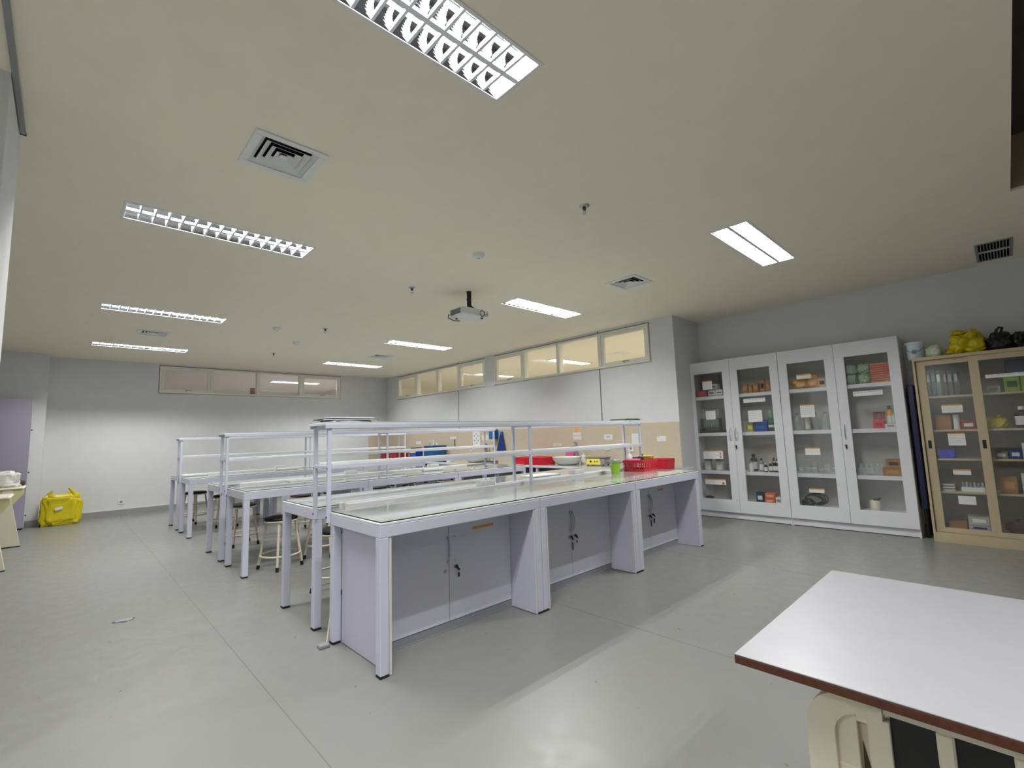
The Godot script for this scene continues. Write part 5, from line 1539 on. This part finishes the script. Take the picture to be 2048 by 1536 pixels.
	nb(); blob(Vector3(6.62, 1.94, 0.17), Vector3(0.11, 0.095, 0.085), 63, 0.45, 1.5, 0.85, 40, 24, 1.868)
	tag(part(numbered("black_bag"), M.black_bag, self), "second black bag at the far right on top of the beige cabinet", "bag")
	# navy folded things in the gap between the cabinets
	var fd := thing("navy_folding_table", "dark navy folded panel standing in the gap between white and beige cabinets", "folding table", Vector3.ZERO)
	nb(); bx(6.56, 6.80, 0.30, 1.60, -0.715, -0.665, 0.006); part("panel", M.navy, fd)
	nb(); cyl(Vector3(6.58, 0.0, -0.69), Vector3(6.58, 0.31, -0.69), 0.014, 10); cyl(Vector3(6.78, 0.0, -0.69), Vector3(6.78, 0.31, -0.69), 0.014, 10); part("leg", M.black, fd)

# ------------------------------------------------------------------ left side
func build_left_side() -> void:
	# lavender locker
	var l := thing("lavender_locker", "tall lavender locker with a white edge in the far left corner", "locker", Vector3.ZERO)
	nb(); bx(-1.5, -0.425, 0.02, 2.02, -10.84, -10.62, 0.003); part("carcass", M.white, l)
	nb(); bx(-0.97, -0.415, 0.03, 2.02, -10.615, -10.59, 0.003)
	var d := part("door", M.locker, l)
	nb(); bx(-0.415, -0.409, 0.03, 2.02, -10.617, -10.588, 0.001); part("edge_band", M.white, d)
	for y in [1.52, 0.86, 0.20]:
		nb(); bx(-0.424, -0.392, y, y + 0.02, -10.66, -10.63, 0.002); part("hinge", M.grey_dark, l)
	nb(); bx(-1.5, -0.975, 0.03, 2.02, -10.615, -10.59, 0.003); part("door", M.locker, l)
	nb(); bx(-1.49, -0.43, 0.0, 0.03, -10.83, -10.63); part("plinth", M.grey_dark, l)
	# yellow bag against the pier
	var b := thing("yellow_sack", "full yellow plastic carrier bag standing on the floor against the far wall", "plastic bag", Vector3.ZERO)
	nb(); blob(Vector3(0.0, 0.235, -10.72), Vector3(0.235, 0.25, 0.115), 71, 0.22, 1.8, 0.42, 64, 40, 0.0); part("bag", M.yellow_bag, b)
	for s in [[-0.13, 0.545, -0.03], [0.10, 0.585, 0.06]]:
		nb(Transform3D(Basis(), Vector3()))
		var x: float = s[0]
		tube([Vector3(x + s[2] * 1.2, 0.42, -10.70), Vector3(x + s[2] * 0.6, 0.50, -10.69), Vector3(x - s[2] * 0.4, s[1], -10.70)], 0.045, 10, false, 0.014)
		part("handle_loop", M.yellow_bag, b)
	nb(Transform3D(Basis(Vector3.BACK, 0.3), Vector3(-0.03, 0.27, -10.598))); bx(-0.045, 0.045, -0.022, 0.022, -0.004, 0.004, 0.001); part("paper_tag", M.paper, b)
	nb(); bx(-0.245, -0.19, 0.0, 0.28, -10.76, -10.66, 0.004); part("dark_box_side", M.bottle_brown, b)
	# cream plastic tables at the left edge
	var t0: Node3D
	for q in [[-7.13, "cream moulded plastic table at the left edge, nearer of the two"], [-8.80, "cream moulded plastic table at the left edge holding a white bundle"]]:
		if t0 == null:
			t0 = thing("cream_table", q[1], "table", Vector3(-0.385, 0, q[0]), 0, "cream plastic tables")
			nb(); bx(-1.1, 0.0, 0.715, 0.745, -0.47, 0.03, 0.012); part("tabletop", M.cream_plastic, t0)
			nb(); bx(-1.08, -0.03, 0.62, 0.715, -0.02, 0.0, 0.004); part("apron", M.cream_yellow, t0)
			for z in [-0.02]:
				nb(); extrude(PackedVector2Array([Vector2(-0.22, 0.0), Vector2(0.0, 0.0), Vector2(-0.10, 0.55), Vector2(-0.10, 0.72), Vector2(-0.19, 0.72), Vector2(-0.19, 0.55)]), z - 0.03, z + 0.03)
				var lg := part("leg", M.cream_plastic, t0)
				nb(); bx(-0.222, 0.002, -0.0, 0.012, z - 0.033, z + 0.033, 0.003); part("leg_foot", M.rubber, lg)
				nb(); extrude(PackedVector2Array([Vector2(-0.10, 0.52), Vector2(-0.08, 0.54), Vector2(0.0, 0.66), Vector2(0.0, 0.716), Vector2(-0.10, 0.716)]), z - 0.025, z + 0.025); part("gusset", M.cream_yellow, t0)
			nb(); extrude(PackedVector2Array([Vector2(-1.0, 0.0), Vector2(-0.78, 0.0), Vector2(-0.88, 0.72), Vector2(-0.97, 0.72)]), -0.45, -0.39); part("leg", M.cream_plastic, t0)
			nb(); extrude(PackedVector2Array([Vector2(-1.0, 0.0), Vector2(-0.78, 0.0), Vector2(-0.88, 0.72), Vector2(-0.97, 0.72)]), -0.05, 0.01); part("leg", M.cream_plastic, t0)
		else:
			dup(t0, "cream_table", q[1], Vector3(-0.36, 0, q[0]))
	nb(); blob(Vector3(-0.60, 0.845, -8.98), Vector3(0.175, 0.105, 0.13), 81, 0.3, 1.5, 0.6, 40, 24, 0.746)
	var wb := thing("white_bundle", "white cloth bundle resting on the cream plastic table", "bundle", Vector3.ZERO)
	part("cloth", M.milk, wb)
	nb(); blob(Vector3(-0.50, 0.765, -8.90), Vector3(0.10, 0.03, 0.07), 82, 0.4, 2.0, 0.9, 28, 16, 0.746); part("loose_fold", M.milk, wb)
	nb(); blob(Vector3(-0.42, 0.775, -9.15), Vector3(0.05, 0.035, 0.06), 83, 0.5, 2.0, 0.8, 24, 14, 0.746)
	var br := thing("brown_pouch", "dark brown leather pouch lying beside the white bundle", "pouch", Vector3.ZERO)
	part("pouch", M.brown_leather, br)
	nb(); bx(-0.44, -0.37, 0.795, 0.81, -9.16, -9.13, 0.004); part("flap", M.brown_leather, br)
	# flat scrap on the floor
	nb(); blob(Vector3(0.36, 0.001, -4.40), Vector3(0.05, 0.004, 0.035), 91, 0.8, 2.0, 0.8, 24, 10, 0.0)
	tag(part(numbered("floor_scrap"), M.grey, self), "small crumpled grey scrap lying on the open floor at left", "scrap")

# ------------------------------------------------------------------ foreground table and chair
func build_foreground() -> void:
	var t := thing("white_table", "white topped table with a brown edge in the bottom right corner", "table", Vector3.ZERO)
	nb(); bx(1.000, 1.760, 0.747, 0.750, -0.427, 0.783, 0.001); part("tabletop", M.table_top, t)
	nb()
	bx(1.000, 1.760, 0.731, 0.747, -0.427, 0.783, 0.001)
	part("edge_band", M.wood_edge, t, "brown wood edge band")
	nb(); bx(1.20, 1.70, 0.724, 0.731, -0.36, 0.70); part("underside", M.wood_edge, t)
	for e in [[1.62, -0.25], [1.62, 0.66], [1.45, 0.66], [1.45, -0.25]]:
		nb(); bx(e[0] - 0.02, e[0] + 0.02, 0.012, 0.724, e[1] - 0.02, e[1] + 0.02, 0.003)
		var l := part("leg", M.cream, t)
		nb(); bx(e[0] - 0.021, e[0] + 0.021, 0, 0.012, e[1] - 0.021, e[1] + 0.021, 0.002); part("leg_foot", M.rubber, l)
	# chair tucked under the table, its back towards the camera
	var c := thing("plastic_chair", "cream plastic chair with dark openings in its back tucked under the white table", "chair", Vector3(1.05, 0, -0.05))
	chair_back(c)
	nb(); bx(0.03, 0.42, 0.40, 0.43, -0.20, 0.22, 0.012); part("seat", M.black, c)
	nb(); bx(0.02, 0.43, 0.375, 0.40, -0.21, 0.23, 0.008); part("seat_shell", M.cream_plastic, c)
	for e in [[0.03, -0.215], [0.03, 0.235], [0.40, -0.19], [0.40, 0.21]]:
		nb(); cyl(Vector3(e[0], 0.38, e[1] * 0.9), Vector3(e[0] * 1.02, 0.0, e[1]), 0.016, 10)
		part("leg", M.cream_plastic, c)
	for z in [-0.21, 0.23]:
		nb(); bx(-0.004, 0.03, 0.36, 0.60, z - 0.018, z + 0.018, 0.006); part("back_upright", M.cream_plastic, c)
	nb(); blob(Vector3(0.02, 0.545, -0.215), Vector3(0.018, 0.016, 0.035), 95, 0.6, 2.0, 1.0, 24, 14); part("black_clip", M.black, c)

# moulded back: local y up, width along z, openings cut through
func chair_back(c: Node3D) -> void:
	var holder := Transform3D(Basis(Vector3.UP, -PI / 2), Vector3.ZERO)
	var yt := 0.722
	var yb := 0.42
	var ul := -0.268
	# raised rim, a rounded plate with a smaller rounded opening, in three strips
	nb(holder)
	var arc := func(x: float, y: float, r: float) -> PackedVector2Array:
		var p := PackedVector2Array()
		for i in 9:
			var a := PI - PI / 2 * i / 8.0
			p.append(Vector2(x + r + r * cos(a), y - r + r * sin(a)))
		return p
	var outer: PackedVector2Array = arc.call(ul, yt, 0.075)
	var inner: PackedVector2Array = arc.call(ul + 0.045, yt - 0.030, 0.045)
	var rim := PackedVector2Array([Vector2(ul, yb)])
	rim.append_array(outer)
	rim.append(Vector2(-0.150, yt)); rim.append(Vector2(-0.150, yt - 0.030))
	for i in 9: rim.append(inner[8 - i])
	rim.append(Vector2(ul + 0.045, yb))
	extrude(rim, -0.014, 0.012)
	part("back_rim", M.cream_plastic, c)
	# recessed side panel with the hand slot
	nb(holder)
	bx(-0.225, -0.190, yb, yt - 0.028, -0.010, 0.002, 0.001)
	bx(-0.190, -0.174, 0.676, yt - 0.028, -0.010, 0.002); bx(-0.190, -0.174, yb, 0.50, -0.010, 0.002)
	bx(-0.174, -0.142, yb, yt - 0.030, -0.010, 0.006, 0.001)
	part("back_panel", M.cream_plastic, c)
	nb(holder); bx(-0.215, -0.150, 0.46, 0.69, -0.0135, -0.0105); part("slot_lining", M.cream, c)
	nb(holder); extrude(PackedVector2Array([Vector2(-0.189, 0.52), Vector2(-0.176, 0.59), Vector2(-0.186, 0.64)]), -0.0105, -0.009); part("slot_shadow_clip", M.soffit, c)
	nb(holder)
	for u in [[-0.082, -0.060], [0.005, 0.028], [0.092, 0.115], [0.178, 0.288]]:
		bx(u[0], u[1], 0.47, 0.703, -0.008, 0.008, 0.003)
	bx(-0.150, 0.288, 0.703, yt, -0.008, 0.008, 0.002); bx(-0.142, 0.288, yb, 0.47, -0.008, 0.008, 0.002)
	part("back_lattice", M.cream_plastic, c)
	for u in [[-0.142, -0.082], [-0.060, 0.005], [0.028, 0.092], [0.115, 0.178]]:
		nb(holder); bx(u[0], u[1], 0.47, 0.703, -0.006, -0.003); part("dark_insert", M.black, c)
